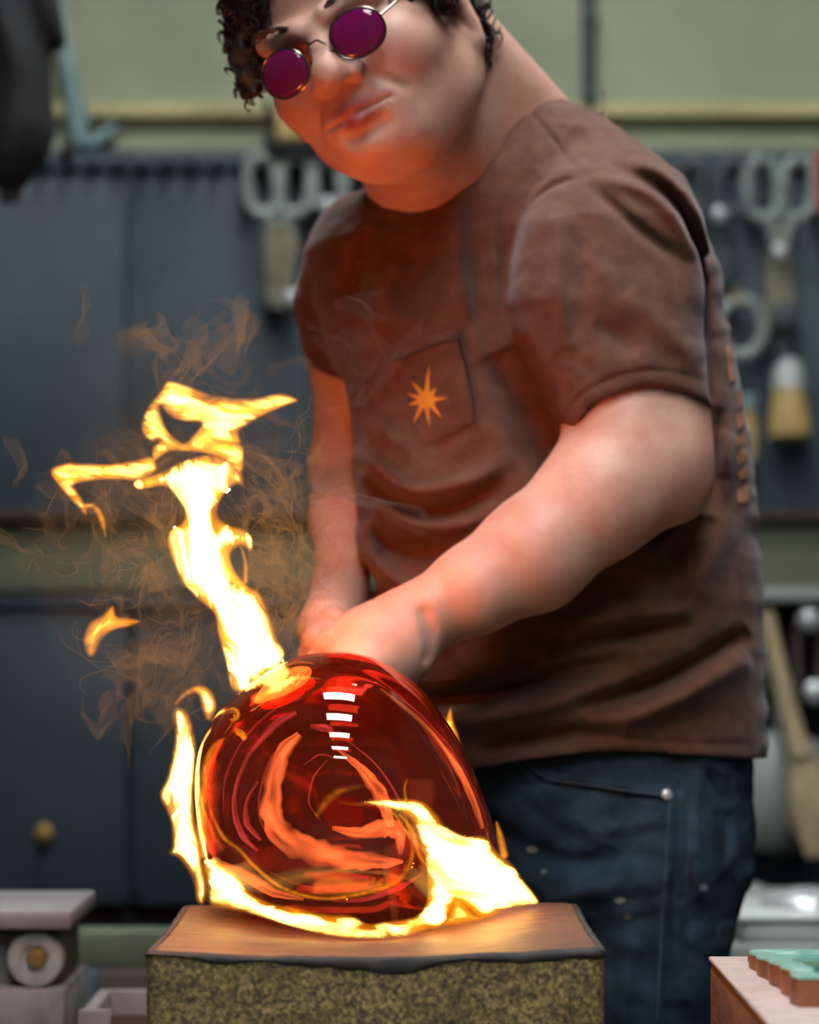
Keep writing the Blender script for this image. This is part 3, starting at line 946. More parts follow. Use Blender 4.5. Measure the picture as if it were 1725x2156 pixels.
wisps('smoke_threads', 85, 320, 1150, 110, 110, 'thin brown smoke threads curling left of the flame column', 'wisp', 62, sc=30)
wisps('smoke_threads', 26, 300, 1400, 70, 60, 'looping smoke threads above the left white flame', 'wisp', 63, sc=16, step=.0024)
# soft veil of smoke around the fire
def mk_haze(name, ab_d, em_s):
    m, nt, out = nodes(name)
    ab = N(nt, 'ShaderNodeVolumeAbsorption'); ab.inputs[0].default_value = (.35, .33, .32, 1); ab.inputs['Density'].default_value = ab_d
    em = N(nt, 'ShaderNodeEmission'); em.inputs[0].default_value = (1, .52, .22, 1); em.inputs[1].default_value = em_s  # emission stands in for the haze being lit by the fire
    ad = N(nt, 'ShaderNodeAddShader'); nt.links.new(ab.outputs[0], ad.inputs[0]); nt.links.new(em.outputs[0], ad.inputs[1])
    nt.links.new(ad.outputs[0], out.inputs['Volume'])
    return m
M['haze'] = mk_haze('brown_haze', 1.2, .22)
for (c_, r_, lab) in (((400, 1130, 2.36), (.135, .055, .175), 'wide soft brown smoke haze hanging around the flame column'), ((470, 1170, 2.35), (.085, .04, .125), 'dense inner brown smoke haze close around the flame column'),
                      ((300, 1060, 2.37), (.075, .04, .08), 'thin brown smoke haze around the left flame tongue')):
    hz = bmesh.new()
    bmesh.ops.create_icosphere(hz, subdivisions=4, radius=1)
    for q in hz.verts:
        k_ = 1 + .16 * float(noise3(q.co.x * 2.2 + c_[0], q.co.y * 2.2, q.co.z * 2.2, 77))
        q.co = Vector((q.co.x * r_[0] * k_, q.co.y * r_[1] * k_, q.co.z * r_[2] * k_))
    hme = bpy.data.meshes.new('smoke_haze'); hz.to_mesh(hme); hz.free()
    ho = link('smoke_haze', hme, M['haze'], None, 'stuff', lab, 'smoke')
    ho.location = P(*c_)

# ------------------------------------------------------------------ the glassblower
def skin_mat():
    m, nt, out = nodes('skin')
    b = N(nt, 'ShaderNodeBsdfPrincipled'); b.inputs['Roughness'].default_value = .48; b.inputs['Specular IOR Level'].default_value = .35
    at = N(nt, 'ShaderNodeAttribute'); at.attribute_name = 'flush'
    tc = N(nt, 'ShaderNodeTexCoord'); nz = N(nt, 'ShaderNodeTexNoise'); nz.inputs['Scale'].default_value = 28; nz.inputs['Detail'].default_value = 4
    nt.links.new(tc.outputs['Object'], nz.inputs['Vector'])
    r = N(nt, 'ShaderNodeValToRGB'); r.color_ramp.elements[0].position = .35; r.color_ramp.elements[1].position = .68
    r.color_ramp.elements[0].color = lin((202, 157, 137)) + (1,); r.color_ramp.elements[1].color = lin((190, 134, 116)) + (1,)
    nt.links.new(nz.outputs['Fac'], r.inputs[0])
    mx = N(nt, 'ShaderNodeMix', data_type='RGBA'); mx.inputs['B'].default_value = lin((160, 78, 72)) + (1,)
    nt.links.new(at.outputs['Fac'], mx.inputs['Factor']); nt.links.new(r.outputs[0], mx.inputs['A'])
    nt.links.new(mx.outputs['Result'], b.inputs['Base Color'])
    bp = N(nt, 'ShaderNodeBump'); bp.inputs['Strength'].default_value = .12; bp.inputs['Distance'].default_value = .002
    n2 = N(nt, 'ShaderNodeTexNoise'); n2.inputs['Scale'].default_value = 220; nt.links.new(tc.outputs['Object'], n2.inputs['Vector'])
    nt.links.new(n2.outputs['Fac'], bp.inputs['Height']); nt.links.new(bp.outputs[0], b.inputs['Normal'])
    nt.links.new(b.outputs[0], out.inputs[0])
    return m
M['skin'] = skin_mat()
M['shirt'] = pmat('brown_cotton', (97, 63, 50), (85, 54, 43), 60, .9, bump=.15, bscale=500, spec=.15, sheen=.15)
M['denim'] = pmat('dark_denim', (46, 63, 76), (29, 41, 51), 22, .9, bump=.2, bscale=600, spec=.15, c3=(66, 84, 97), s3=14, t3=(.55, .8))
M['hair'] = pmat('brown_hair', (52, 38, 28), (28, 20, 16), 70, .55)
M['yellow_print'] = pmat('yellow_print', (212, 148, 40), (196, 128, 30), 50, .8)
M['peach_print'] = pmat('peach_print', (176, 118, 92), (158, 104, 80), 50, .8)
M['seam'] = pmat('seam_thread', (58, 40, 33), None, rough=.9)
M['denim_seam'] = pmat('denim_thread', (58, 70, 80), None, rough=.9)
M['paint'] = pmat('paint_spot', (130, 128, 118), None, rough=.8)

person = thing('person', 'man in brown pocket t-shirt, dark jeans and purple glasses leaning over the fire', 'person', (.22, 2.55, 0))

# head frame: columns = right (viewer's right), up, forward of the face
yw, pt = math.radians(19), math.radians(15)
Fv = Vector((-math.sin(yw) * math.cos(pt), -math.cos(yw) * math.cos(pt), -math.sin(pt)))
u0 = Vector((-.418, 0, .908))
Uv = (u0 - Fv * u0.dot(Fv)).normalized()
Rv = Uv.cross(Fv).normalized()
HS = 1.06
BR = P(681, 90, 2.345)
H0 = BR - HS * (.090 * Fv)
HR = np.array([[Rv[i], Uv[i], Fv[i]] for i in range(3)])
def HL(x, y, z): return np.array(H0 + HS * (Rv * x + Uv * y + Fv * z))

body = Field(P(420, 0, 2.5) - Vector((.02, 0, 0)) + Vector((0, -.35, -.6)), (P(1530, 0, 2.6).x, 2.85, P(0, -300, 2.4).z), .0023)
body.ax[2] = np.arange(P(0, 1480, 2.45).z, P(0, -290, 2.4).z, .0023, dtype=np.float32)
body.ax[1] = np.arange(2.19, 2.80, .0023, dtype=np.float32)
body.F = np.full([len(a) for a in body.ax], 1.0, np.float32)
B = body
he = lambda c, r, k=.012, mode='u', R=None: B.ell(HL(*c), [q * HS for q in r], HR if R is None else R, k * HS, mode)
hc = lambda a, b, ra, rb, k=.012, mode='u': B.cone(HL(*a), HL(*b), ra * HS, rb * HS, k * HS, mode)
# torso, neck
B.cone(P(1000, 560, 2.62), P(1180, 1300, 2.66), .10, .12, .02)
B.cone(P(840, 600, 2.66), P(1300, 540, 2.55), .055, .06, .03)
nb = P(965, 400, 2.60)
B.cone(HL(0, -.045, -.035), nb, .062, .070, .02)
B.cone(HL(.035, .0, -.07), P(1120, 330, 2.62), .04, .06, .03)
B.cone(HL(0, -.085, .02), P(885, 366, 2.565), .036, .044, .03)
# skull and face
he((0, .038, -.022), (.079, .096, .100))
he((0, -.030, .020), (.068, .076, .072), .02)
for s in (-1, 1):
    he((s * .042, -.028, .052), (.030, .030, .031), .02)
    hc((s * .058, -.045, -.008), (s * .020, -.080, .060), .026, .022, .02)
    hc((s * .046, -.070, .0), (s * .016, -.090, .040), .027, .025, .02)
    hc((s * .048, .021, .074), (s * .014, .017, .090), .010, .011, .012)
    he((s * .033, .0, .097), (.019, .013, .014), .010, 's')
    he((s * .033, .0, .079), (.0135, .0115, .0125), .003)
he((0, -.085, .071), (.026, .018, .022), .018)
he((0, -.058, .077), (.036, .021, .0175), .016)
hc((0, .012, .088), (0, -.020, .106), .009, .012, .008)
he((0, -.026, .108), (.0155, .0120, .0135), .006)
for s in (-1, 1):
    he((s * .0155, -.030, .098), (.0092, .0080, .011), .005)
    he((s * .0075, -.0375, .105), (.0035, .003, .005), .003, 's')
    hc((s * .023, -.034, .096), (s * .041, -.060, .081), .0010, .0016, .008, 's')
hc((0, -.040, .100), (0, -.049, .098), .002, .002, .006, 's')
# lips
for s in (-1, 1):
    hc((s * .003, -.0550, .0965), (s * .027, -.0592, .0862), .0040, .0022, .005)
    hc((0, -.0655, .0955), (s * .024, -.0622, .0865), .0052, .0026, .005)
    hc((0, -.0602, .1010), (s * .030, -.0606, .0888), .0022, .0020, .0012, 's')
hc((-.015, -.0755, .093), (.015, -.0755, .093), .0035, .0035, .010, 's')
# ears
for s in (-1, 1):
    ER = HR @ np.array(Matrix.Rotation(s * .35, 3, 'Y'))
    he((s * .082, -.020, -.012), (.0085, .033, .019), .006, 'u', ER)
    he((s * .080, -.046, -.006), (.008, .011, .010), .005, 'u', ER)
    he((s * .091, -.016, -.010), (.007, .019, .009), .004, 's', ER)
# left arm (near the camera)
sh, el, wr = P(1300, 480, 2.53), P(1366, 975, 2.455), P(884, 1302, 2.40)
B.chain([sh, P(1335, 740, 2.49), P(1344, 890, 2.47), el], [.054, .054, .058, .049], .02)
B.cone(P(1310, 930, 2.45), el, .045, .046, .03)
B.chain([el, P(1265, 1045, 2.44), P(1120, 1170, 2.425), P(1000, 1240, 2.41), wr], [.046, .0505, .0455, .035, .0275], .02)
B.ell(P(1432, 1032, 2.455), (.022, .024, .022), None, .02)
B.ell(P(905, 1272, 2.385), (.011, .010, .011), None, .012)
# left hand: fist around the pipe
pl = P(795, 1360, 2.392)
B.cone(wr, pl, .029, .036, .015)
B.cone(P(850, 1380, 2.39), P(770, 1415, 2.375), .024, .026, .02)
B.cone(P(835, 1310, 2.40), P(715, 1358, 2.40), .020, .019, .015)
kn = [P(702, 1362, 2.392), P(722, 1384, 2.372), P(746, 1404, 2.356), P(772, 1424, 2.345)]
mid = [P(668, 1392, 2.398), P(688, 1418, 2.372), P(712, 1440, 2.354), P(742, 1456, 2.345)]
tip1 = [P(690, 1428, 2.42), P(708, 1450, 2.40), P(732, 1466, 2.385), P(760, 1476, 2.375)]
tip2 = [P(722, 1432, 2.432), P(736, 1450, 2.415), P(756, 1462, 2.402), P(780, 1468, 2.392)]
for a, b_, c_, d_ in zip(kn, mid, tip1, tip2):
    B.cone(pl, a, .016, .0125, .010)
    B.chain([a, b_, c_, d_], [.0112, .0098, .009, .008], .003)
B.chain([P(830, 1395, 2.40), P(800, 1440, 2.42), P(752, 1442, 2.435), P(722, 1420, 2.44)], [.015, .012, .0105, .0085], .008)
# right arm (far side) and hand
rs, re_, rw = P(780, 560, 2.68), P(736, 985, 2.73), P(716, 1250, 2.60)
B.chain([rs, P(738, 760, 2.72), re_], [.045, .036, .035], .02)
B.chain([re_, P(734, 1090, 2.68), rw], [.035, .034, .023], .02)
rp = P(690, 1322, 2.50)
B.cone(rw, rp, .025, .027, .015)
for k in range(4):
    a = P(664 + 14 * k, 1348 + 10 * k, 2.452); b_ = P(652 + 16 * k, 1376 + 12 * k, 2.46); c_ = P(668 + 15 * k, 1400 + 10 * k, 2.482)
    B.cone(rp, a, .014, .0115, .01)
    B.chain([a, b_, c_], [.0108, .0095, .008], .003)
B.chain([P(705, 1310, 2.47), P(735, 1340, 2.465), P(745, 1375, 2.475)], [.014, .011, .009], .008)
B.chain([P(893, 1292, 2.368), P(912, 1335, 2.366), P(905, 1385, 2.372)], [.002, .0022, .002], .010, 's')
for k_ in range(4):
    B.ell(kn[k_], (.0125, .0125, .0125), None, .008)
bme, bv = B.mesh('body')
# flush: lips, nose tip, cheeks, elbow and forearm redness
rel = (bv - np.array(H0)) / HS @ HR
fl = np.zeros(len(bv))
lipd = np.minimum(np.hypot(rel[:, 0] / 3.2, (rel[:, 1] + .0550)), np.hypot(rel[:, 0] / 2.9, rel[:, 1] + .0655))
fl = np.maximum(fl, np.clip(1.6 - lipd / .0055, 0, 1) * (rel[:, 2] > .07))
for c_, r_, a_ in (((0, -.038, .115), .020, .3), ((.045, -.035, .085), .035, .35), ((-.045, -.035, .085), .035, .35)):
    fl = np.maximum(fl, a_ * np.exp(-((rel - np.array(c_)) ** 2).sum(1) / r_ ** 2))
for q, r_, a_ in ((P(1440, 1020, 2.43), .035, .4), (P(1130, 1140, 2.39), .04, .18), (P(1330, 1040, 2.4), .03, .15)):
    fl = np.maximum(fl, a_ * np.exp(-((bv - np.array(q)) ** 2).sum(1) / r_ ** 2))
at = bme.attributes.new('flush', 'FLOAT', 'POINT')
at.data.foreach_set('value', fl.astype(np.float32))
link('body', bme, M['skin'], person)
del body, B

# hair: a curly mop built from a cap and many curls
HF = Field(H0 + Vector((-.16, -.16, -.16)), H0 + Vector((.18, .2, .2)), .0028)
def hh(c, r, k=.01, mode='u'): HF.ell(HL(*c), [q * HS for q in r], HR, k, mode)
hh((0, .050, -.030), (.098, .108, .112))
hh((0, -.020, -.062), (.078, .070, .055), .02)
for s in (-1, 1):
    hh((s * .085, .018, .020), (.018, .040, .026), .012)
hh((0, -.030, .085), (.071, .092, .060), .012, 's')
hh((0, .030, .105), (.060, .050, .050), .01, 's')
for s in (-1, 1): hh((s * .090, -.030, .002), (.022, .036, .026), .008, 's')
hh((0, -.090, -.02), (.09, .045, .07), .01, 's')
hh((-.085, -.050, .0), (.05, .055, .10), .01, 's')
X, Y, Z = HF.grids((slice(None),) * 3)
HF.F += (.0075 * noise3(X * 60, Y * 60, Z * 60, 21) + .004 * noise3(X * 140, Y * 140, Z * 140, 22)).astype(np.float32)
HF.F = np.maximum(HF.F, (-.062 * HS - ((X - H0.x) * Uv.x + (Y - H0.y) * Uv.y + (Z - H0.z) * Uv.z)).astype(np.float32))
hme2, hv = HF.mesh('hair')
hair = link('hair', hme2, M['hair'], person)
mb = MB()
r2 = np.random.default_rng(3)
selp = hv[r2.choice(len(hv), 2200, replace=False)]
for p in selp:
    rl = (np.array(p) - np.array(HL(0, .03, -.03)))
    n = rl / np.linalg.norm(rl)
    t = np.cross(n, r2.normal(size=3)); t /= np.linalg.norm(t)
    b_ = np.cross(n, t)
    R = .003 + .004 * r2.random()
    pts = [p + n * (.002 + .004 * math.sin(a * 1.5)) + R * ((math.cos(a * 2.2) - 1) * t + math.sin(a * 2.2) * b_) for a in np.linspace(0, 1.7, 7)]
    mb.tube(pts, [.0012, .0013, .0013, .0012, .001, .0008, .0004], 4)
mb.build('curl_strands', M['hair'], hair, kind='stuff')
# eyebrows
for s in (-1, 1):
    mb = MB()
    for k in range(46):
        u = k / 45
        x = s * (.014 + .036 * u); y = .020 + .007 * math.sin(u * 2.3) + .003 * (r2.random() - .5); z = .1005 - .016 * u * u
        mb.tube([HL(x, y, z - .004), HL(x + s * .004, y + .003, z - .0005), HL(x + s * .009, y + .0025, z - .003)], [.0007, .0006, .0003], 4)
    mb.build('eyebrow', M['hair'], person)

# --- t-shirt
SD = 2.62
rows = np.array([  # py, left px, right px, centre distance, half depth (m)
    (170, 1066, 1080, 2.62, .01), (185, 1052, 1100, 2.62, .03), (200, 1035, 1145, 2.62, .045), (225, 1008, 1207, 2.62, .065), (260, 975, 1270, 2.62, .085), (300, 925, 1332, 2.62, .10), (350, 850, 1388, 2.62, .112),
    (400, 775, 1428, 2.62, .12), (450, 712, 1463, 2.62, .125), (520, 668, 1493, 2.625, .13), (580, 658, 1513, 2.63, .132), (650, 662, 1528, 2.63, .134), (720, 684, 1541, 2.63, .136), (760, 702, 1549, 2.63, .137), (800, 720, 1556, 2.63, .138),
    (900, 742, 1574, 2.63, .14), (1000, 750, 1584, 2.63, .142), (1100, 752, 1591, 2.63, .144), (1200, 753, 1599, 2.63, .146), (1300, 765, 1606, 2.63, .146), (1400, 800, 1609, 2.63, .144), (1500, 840, 1612, 2.63, .14),
    (1590, 870, 1613, 2.63, .138), (1700, 890, 1613, 2.63, .138)], float)
def loft(rows, shrink=0.0, n=2.3):
    z = np.array([P(0, r[0], r[3]).z for r in rows]); o = np.argsort(z)
    z = z[o]; R = rows[o]
    xl = np.array([P(r[1], 0, r[3]).x for r in R]); xr = np.array([P(r[2], 0, r[3]).x for r in R])
    def fn(X, Y, Z):
        zz = np.asarray(Z)
        cx_ = np.interp(zz, z, (xl + xr) / 2); a = np.maximum(np.interp(zz, z, (xr - xl) / 2) - shrink, .002)
        cd = np.interp(zz, z, R[:, 3]); b = np.maximum(np.interp(zz, z, R[:, 4]) - shrink, .002)
        q = ((np.abs(X - cx_) / a) ** n + (np.abs(Y - cd) / b) ** n) ** (1 / n)
        return (q - 1) * np.minimum(a, b) * .9
    lo = (xl.min(), (R[:, 3] - R[:, 4]).min(), z.min()); hi = (xr.max(), (R[:, 3] + R[:, 4]).max(), z.max())
    return fn, lo, hi
SF = Field((P(640, 0, 2.65).x - .02, 2.38, P(0, 1660, 2.6).z), (P(1625, 0, 2.65).x + .01, 2.80, P(0, 150, 2.62).z), .0026)
fn, lo, hi = loft(rows)
SF.op(fn, lo, hi, 0)
# near sleeve
srows = np.array([(250, 1270, 1272, 2.57, .002), (300, 1215, 1330, 2.56, .03), (335, 1165, 1385, 2.55, .05), (380, 1120, 1440, 2.54, .07), (430, 1095, 1465, 2.53, .082), (480, 1075, 1482, 2.52, .09), (560, 1058, 1492, 2.515, .095), (650, 1060, 1493, 2.505, .096), (720, 1080, 1496, 2.50, .094),
                  (800, 1116, 1499, 2.49, .09), (850, 1136, 1500, 2.485, .087), (920, 1164, 1502, 2.48, .085), (980, 1184, 1504, 2.48, .085), (1010, 1196, 1504, 2.48, .085)], float)
fs_, lo, hi = loft(srows)
def sleeve(X, Y, Z):
    # hem plane: slopes up towards the middle of the arm as the opening does
    px, py = px_of(X, Z, 2.46)
    hem = np.interp(px, [1150, 1185, 1240, 1350, 1490, 1520], [975, 928, 862, 822, 840, 846])
    d = fs_(X, Y, Z)
    hz_ = (py - hem - (Y - 2.41) * 330) * 2.46 / F_PX
    return np.maximum(d, hz_)
SF.op(sleeve, lo, hi, .014)
# far sleeve
SF.chain([P(780, 540, 2.65), P(732, 640, 2.68), P(728, 712, 2.70)], [.06, .046, .042], .02)
# folds: ridges (+) and valleys (-), width in px, height in mm
X2, Z2 = SF.ax[0][:, None], SF.ax[2][None, :]
PX2, PY2 = px_of(X2, Z2, 2.5)
folds = [([(1112, 440), (1068, 545), (1060, 680), (1078, 760)], 17, -3), ([(1000, 400), (1004, 540), (1022, 700), (1070, 830)], 20, -3), ([(1035, 430), (1034, 560), (1046, 690)], 15, 2.4), ([(970, 420), (966, 560), (985, 680)], 16, 4),
         ([(1050, 740), (1110, 880), (1190, 1000)], 40, -12), ([(780, 470), (735, 640)], 22, -5), ([(850, 470), (800, 620), (770, 740)], 25, 4), ([(950, 540), (880, 680), (830, 790)], 28, 4), ([(905, 520), (840, 660)], 20, -3),
         ([(745, 930), (830, 1015), (900, 1035), (1000, 1010), (1080, 960)], 20, 9), ([(760, 985), (850, 1062), (950, 1070), (1060, 1020)], 16, -8), ([(790, 1040), (870, 1100), (960, 1108), (1060, 1070)], 18, 7), ([(770, 1110), (850, 1160), (960, 1160)], 18, -6),
         ([(762, 1090), (790, 1180), (860, 1240), (930, 1250)], 16, 6), ([(755, 1170), (800, 1260)], 14, -6),
         ([(870, 1482), (990, 1466), (1086, 1444), (1210, 1412), (1330, 1388)], 20, -11), ([(870, 1530), (1000, 1515), (1120, 1490), (1300, 1440)], 24, 8), ([(1200, 1484), (1300, 1468), (1403, 1431), (1500, 1380), (1590, 1328)], 19, -11),
         ([(1230, 1530), (1350, 1500), (1480, 1440), (1590, 1380)], 26, 8), ([(1000, 1590), (1080, 1570), (1180, 1550), (1312, 1535)], 17, -7), ([(1150, 1372), (1240, 1350), (1335, 1330), (1470, 1316)], 18, -8), ([(1180, 1320), (1300, 1296), (1460, 1280)], 24, 6),
         ([(1500, 1080), (1440, 1160), (1400, 1260)], 30, -4), ([(1560, 1080), (1500, 1180), (1460, 1260)], 28, 4), ([(1520, 850), (1510, 960), (1490, 1080)], 20, -6), ([(1540, 900), (1535, 1000)], 16, 4),
         ([(1215, 392), (1204, 560), (1196, 740)], 24, -2), ([(1170, 470), (1165, 620), (1180, 760)], 18, 4), ([(1232, 402), (1330, 500), (1440, 580)], 13, -5), ([(1240, 380), (1370, 440), (1455, 560)], 14, 5), ([(1280, 350), (1400, 420), (1470, 530), (1490, 600)], 13, -7),
         ([(1330, 330), (1430, 420), (1490, 540)], 14, 5), ([(1495, 560), (1494, 700), (1496, 860)], 13, -9), ([(1300, 640), (1380, 720), (1460, 780)], 24, 3), ([(1240, 700), (1330, 760)], 20, -3), ([(1215, 560), (1290, 640)], 20, 2),
         ([(1084, 190), (1150, 262), (1192, 330), (1215, 386)], 5, -2.2), ([(1215, 386), (1160, 400), (1110, 440)], 6, -2.5), ([(1178, 886), (1238, 832), (1350, 800), (1490, 818)], 4, -1.6), ([(1010, 1592), (1250, 1552), (1450, 1566), (1612, 1572)], 4, -1.4),
         ([(1300, 980), (1330, 1300), (1330, 1560)], 5, -1.2)]
disp = np.zeros(np.broadcast(PX2, PY2).shape)
for pl_, wd, am in folds:
    c_ = catmull(pl_, 5)
    disp += fold_field(PX2, PY2, c_, wd * (1.12 if wd > 8 else 1), am * (2.1 if abs(am) > 2.6 else 1.5))
disp += .0016 * fbm(PX2 / 70, PY2 / 70, 0, 31, 3)
SF.F -= disp[:, None, :].astype(np.float32)
# hem
hemz = np.interp(PX2[:, 0], [840, 985, 1100, 1250, 1330, 1450, 1612], [1640, 1622, 1600, 1582, 1580, 1590, 1602])
zh = ZC - (hemz - HY) * 2.5 / F_PX
Xg, Yg, Zg = SF.grids((slice(None),) * 3)
zcut = zh[:, None, None] - (Yg - 2.5) * .02
SF.F = np.maximum(SF.F, zcut.astype(np.float32) - Zg)
# openings: near sleeve, far sleeve, neck
SF.cone(P(1342, 790, 2.487), P(1356, 1000, 2.478), .060, .062, .004, 's')
p_f, p_l, p_s = P(850, 437, 2.53), P(792, 392, 2.61), P(1000, 298, 2.525)
cn = (p_l - p_f).cross(p_s - p_f).normalized()
if cn.dot(H0 - p_f) < 0: cn = -cn
pd = ((Xg - p_f.x) * cn.x + (Yg - p_f.y) * cn.y + (Zg - p_f.z) * cn.z).astype(np.float32)
c_n = P(950, 320, 2.57)
pd = pd - (2.2 * np.maximum(0, np.sqrt((Xg - c_n.x) ** 2 + (Yg - c_n.y) ** 2 + (Zg - c_n.z) ** 2) - .080)).astype(np.float32)
SF.F = np.maximum(SF.F, pd) + (.0016 * np.exp(-((pd + .016) / .0025) ** 2)).astype(np.float32)
shme, shv = SF.mesh('t_shirt')
shirt = link('t_shirt', shme, M['shirt'], person, label='brown short-sleeved cotton t-shirt')
s_bvh = BVHTree.FromPolygons([tuple(q) for q in shv], [tuple(p.vertices) for p in shme.polygons])
del SF
def decal(name, bvh, poly, off, mat_, parent, rings=8, edge=False, n=4, smooth_poly=False):
    poly = catmull(poly, n, True) if smooth_poly else np.array([np.array(poly[i]) + (np.array(poly[(i + 1) % len(poly)]) - np.array(poly[i])) * k / n for i in range(len(poly)) for k in range(n)], float)
    c = poly.mean(0)
    v, f = [], []
    L = len(poly)
    ok = True
    for r in range(rings + 1):
        s = 1 - r / rings
        for q in poly:
            x, y = c + (q - c) * max(s, .001)
            dirv = (P(x, y, 2) - CAMV).normalized()
            h = bvh.ray_cast(CAMV, dirv)
            if h[0] is None:
                v.append(Vector(v[-1]) if v else P(x, y, 2.5)); continue
            o_ = -.0015 if (edge and r == 0) else off
            v.append(h[0] + h[1] * o_ * (1 if h[1].dot(dirv) < 0 else -1))
    for r in range(rings):
        for i in range(L):
            j = (i + 1) % L
            f.append((r * L + i, (r + 1) * L + i, (r + 1) * L + j, r * L + j))
    return link(name, mesh(name, v, f), M[mat_], parent)
pocket = decal('chest_pocket', s_bvh, [(832, 735), (900, 706), (962, 692), (985, 780), (1003, 895), (950, 925), (885, 948), (852, 850)], .0038, 'shirt', shirt, 10, True, 6)
for pl_ in ([(834, 757), (900, 729), (966, 713)], [(968, 700), (992, 800), (1006, 893)]):
    c_ = catmull(pl_, 8); pts = []
    for q in c_:
        h = s_bvh.ray_cast(CAMV, (P(q[0], q[1], 2) - CAMV).normalized())
        if h[0]: pts.append(h[0] + h[1] * .0038)
    MB().tube(pts, .0012, 6).build('pocket_stitching', M['seam'], pocket)
stc = (902, 842)
star = []
arms = [(4, 78, 7), (42, 34, 7), (85, 46, 8), (140, 52, 8), (172, 62, 7), (208, 58, 8), (255, 40, 7), (290, 44, 8), (322, 52, 7)]
for i, (a, R, w_) in enumerate(arms):
    a = math.radians(a); nx_ = math.radians(arms[(i + 1) % len(arms)][0] + (360 if i == len(arms) - 1 else 0))
    star.append((stc[0] + R * math.sin(a), stc[1] - R * math.cos(a)))
    m_ = (a + nx_) / 2
    star.append((stc[0] + 17 * math.sin(m_), stc[1] - 17 * math.cos(m_)))
decal('star_emblem', s_bvh, star, .0046, 'yellow_print', shirt, 6, False, 4)['label'] = 'yellow starburst print on the chest pocket'
for q in ([(1526, 730), (1536, 726), (1544, 800), (1534, 806)], [(1548, 828), (1560, 822), (1562, 850), (1552, 862)], [(1548, 875), (1562, 866), (1566, 892), (1552, 905)], [(1544, 920), (1565, 910), (1568, 930), (1548, 942)],
          [(1546, 955), (1568, 945), (1570, 968), (1550, 980)], [(1552, 995), (1571, 985), (1574, 1004), (1556, 1012)], [(1550, 1030), (1574, 1022), (1578, 1056), (1552, 1060)]):
    decal('back_print', s_bvh, q, .0012, 'peach_print', shirt, 3, False, 4)
decal('paint_fleck', s_bvh, [(1348, 822), (1360, 820), (1362, 829), (1350, 832)], .0015, 'peach_print', shirt, 2, False, 3)

# --- jeans
jrows = np.array([(1540, 965, 1585, 2.63, .125), (1620, 985, 1580, 2.63, .128), (1680, 1000, 1562, 2.63, .130), (1750, 1015, 1552, 2.63, .13), (1830, 1030, 1540, 2.63, .128), (1900, 1060, 1522, 2.63, .122), (2000, 1120, 1498, 2.625, .11), (2160, 1165, 1472, 2.62, .09), (2320, 1190, 1452, 2.62, .075), (2460, 1200, 1440, 2.62, .065)], float)
JF = Field((P(960, 0, 2.7).x - .02, 2.42, -.0), (P(1600, 0, 2.75).x + .01, 2.84, P(0, 1530, 2.6).z), .0032)
JF.ax[2] = np.arange(.06, P(0, 1530, 2.6).z, .0032, dtype=np.float32)
JF.F = np.full([len(a) for a in JF.ax], 1.0, np.float32)
fn, lo, hi = loft(jrows, 0, 2.4)
zb = P(0, 2440, 2.63).z
JF.op(lambda X, Y, Z: np.maximum(fn(X, Y, Z), np.maximum(zb - Z, Z - P(0, 1548, 2.63).z)), (lo[0], lo[1], zb), (hi[0], hi[1], P(0, 1548, 2.63).z), 0)
JF.chain([P(1378, 1800, 2.60), P(1335, 2060, 2.60), P(1320, 2420, 2.62)], [.079, .069, .060], .04)
JF.chain([P(1320, 2420, 2.62), Vector((.205, 2.66, .09))], [.060, .055], .03)
JF.chain([P(1150, 1800, 2.66), P(1120, 2100, 2.68), P(1110, 2420, 2.68)], [.078, .068, .058], .04)
JF.chain([P(1110, 2420, 2.68), Vector((.10, 2.70, .09))], [.058, .055], .03)
JF.ell(P(1470, 1760, 2.66), (.045, .07, .075), None, .04)
X2, Z2 = JF.ax[0][:, None], JF.ax[2][None, :]
PX2, PY2 = px_of(X2, Z2, 2.52)
jf = [([(1110, 1596), (1150, 1632), (1250, 1648), (1400, 1672)], 6, 2.5), ([(1115, 1612), (1150, 1645), (1250, 1662), (1395, 1684)], 6, -3), ([(1412, 1640), (1408, 1760), (1398, 1900), (1385, 2160)], 7, 2.2), ([(1425, 1660), (1422, 1800), (1412, 2000)], 7, -2.5),
      ([(1470, 1640), (1462, 1760), (1470, 1880)], 16, 4), ([(1500, 1640), (1530, 1720), (1532, 1800)], 14, -5), ([(1445, 1700), (1440, 1850), (1450, 1950)], 12, -4), ([(1060, 1760), (1180, 1810), (1330, 1800)], 22, -4), ([(1050, 1840), (1180, 1880), (1360, 1850)], 26, 4),
      ([(1120, 1930), (1240, 1960), (1380, 1930)], 24, -4), ([(1330, 1990), (1310, 2150)], 16, 4), ([(1280, 1990), (1270, 2150)], 16, -4), ([(1180, 1720), (1260, 1740), (1380, 1720)], 18, 3)]
disp = .0022 * fbm(PX2 / 55, PY2 / 55, 0, 61, 3)
for pl_, wd, am in jf:
    disp = disp + am * .001 * np.exp(-(poly_dist(PX2, PY2, catmull(pl_, 5)) / wd) ** 2)
JF.F -= disp[:, None, :].astype(np.float32)
jme, jv = JF.mesh('jeans')
jeans = link('jeans', jme, M['denim'], person, label='worn dark blue denim jeans')
j_bvh = BVHTree.FromPolygons([tuple(q) for q in jv], [tuple(p.vertices) for p in jme.polygons])
del JF
def on(bvh, px, py, off=0.0):
    h = bvh.ray_cast(CAMV, (P(px, py, 2) - CAMV).normalized())
    return (h[0] + h[1] * off, h[1]) if h[0] else (P(px, py, 2.5), Vector((0, -1, 0)))
q, nrm = on(j_bvh, 1405, 1673)
MB().lathe(q - nrm * .001, nrm, [(0, .0052), (.002, .0052), (.0034, .0035), (.0036, .0005)], 16).build('rivet', M['bright_steel'], jeans)
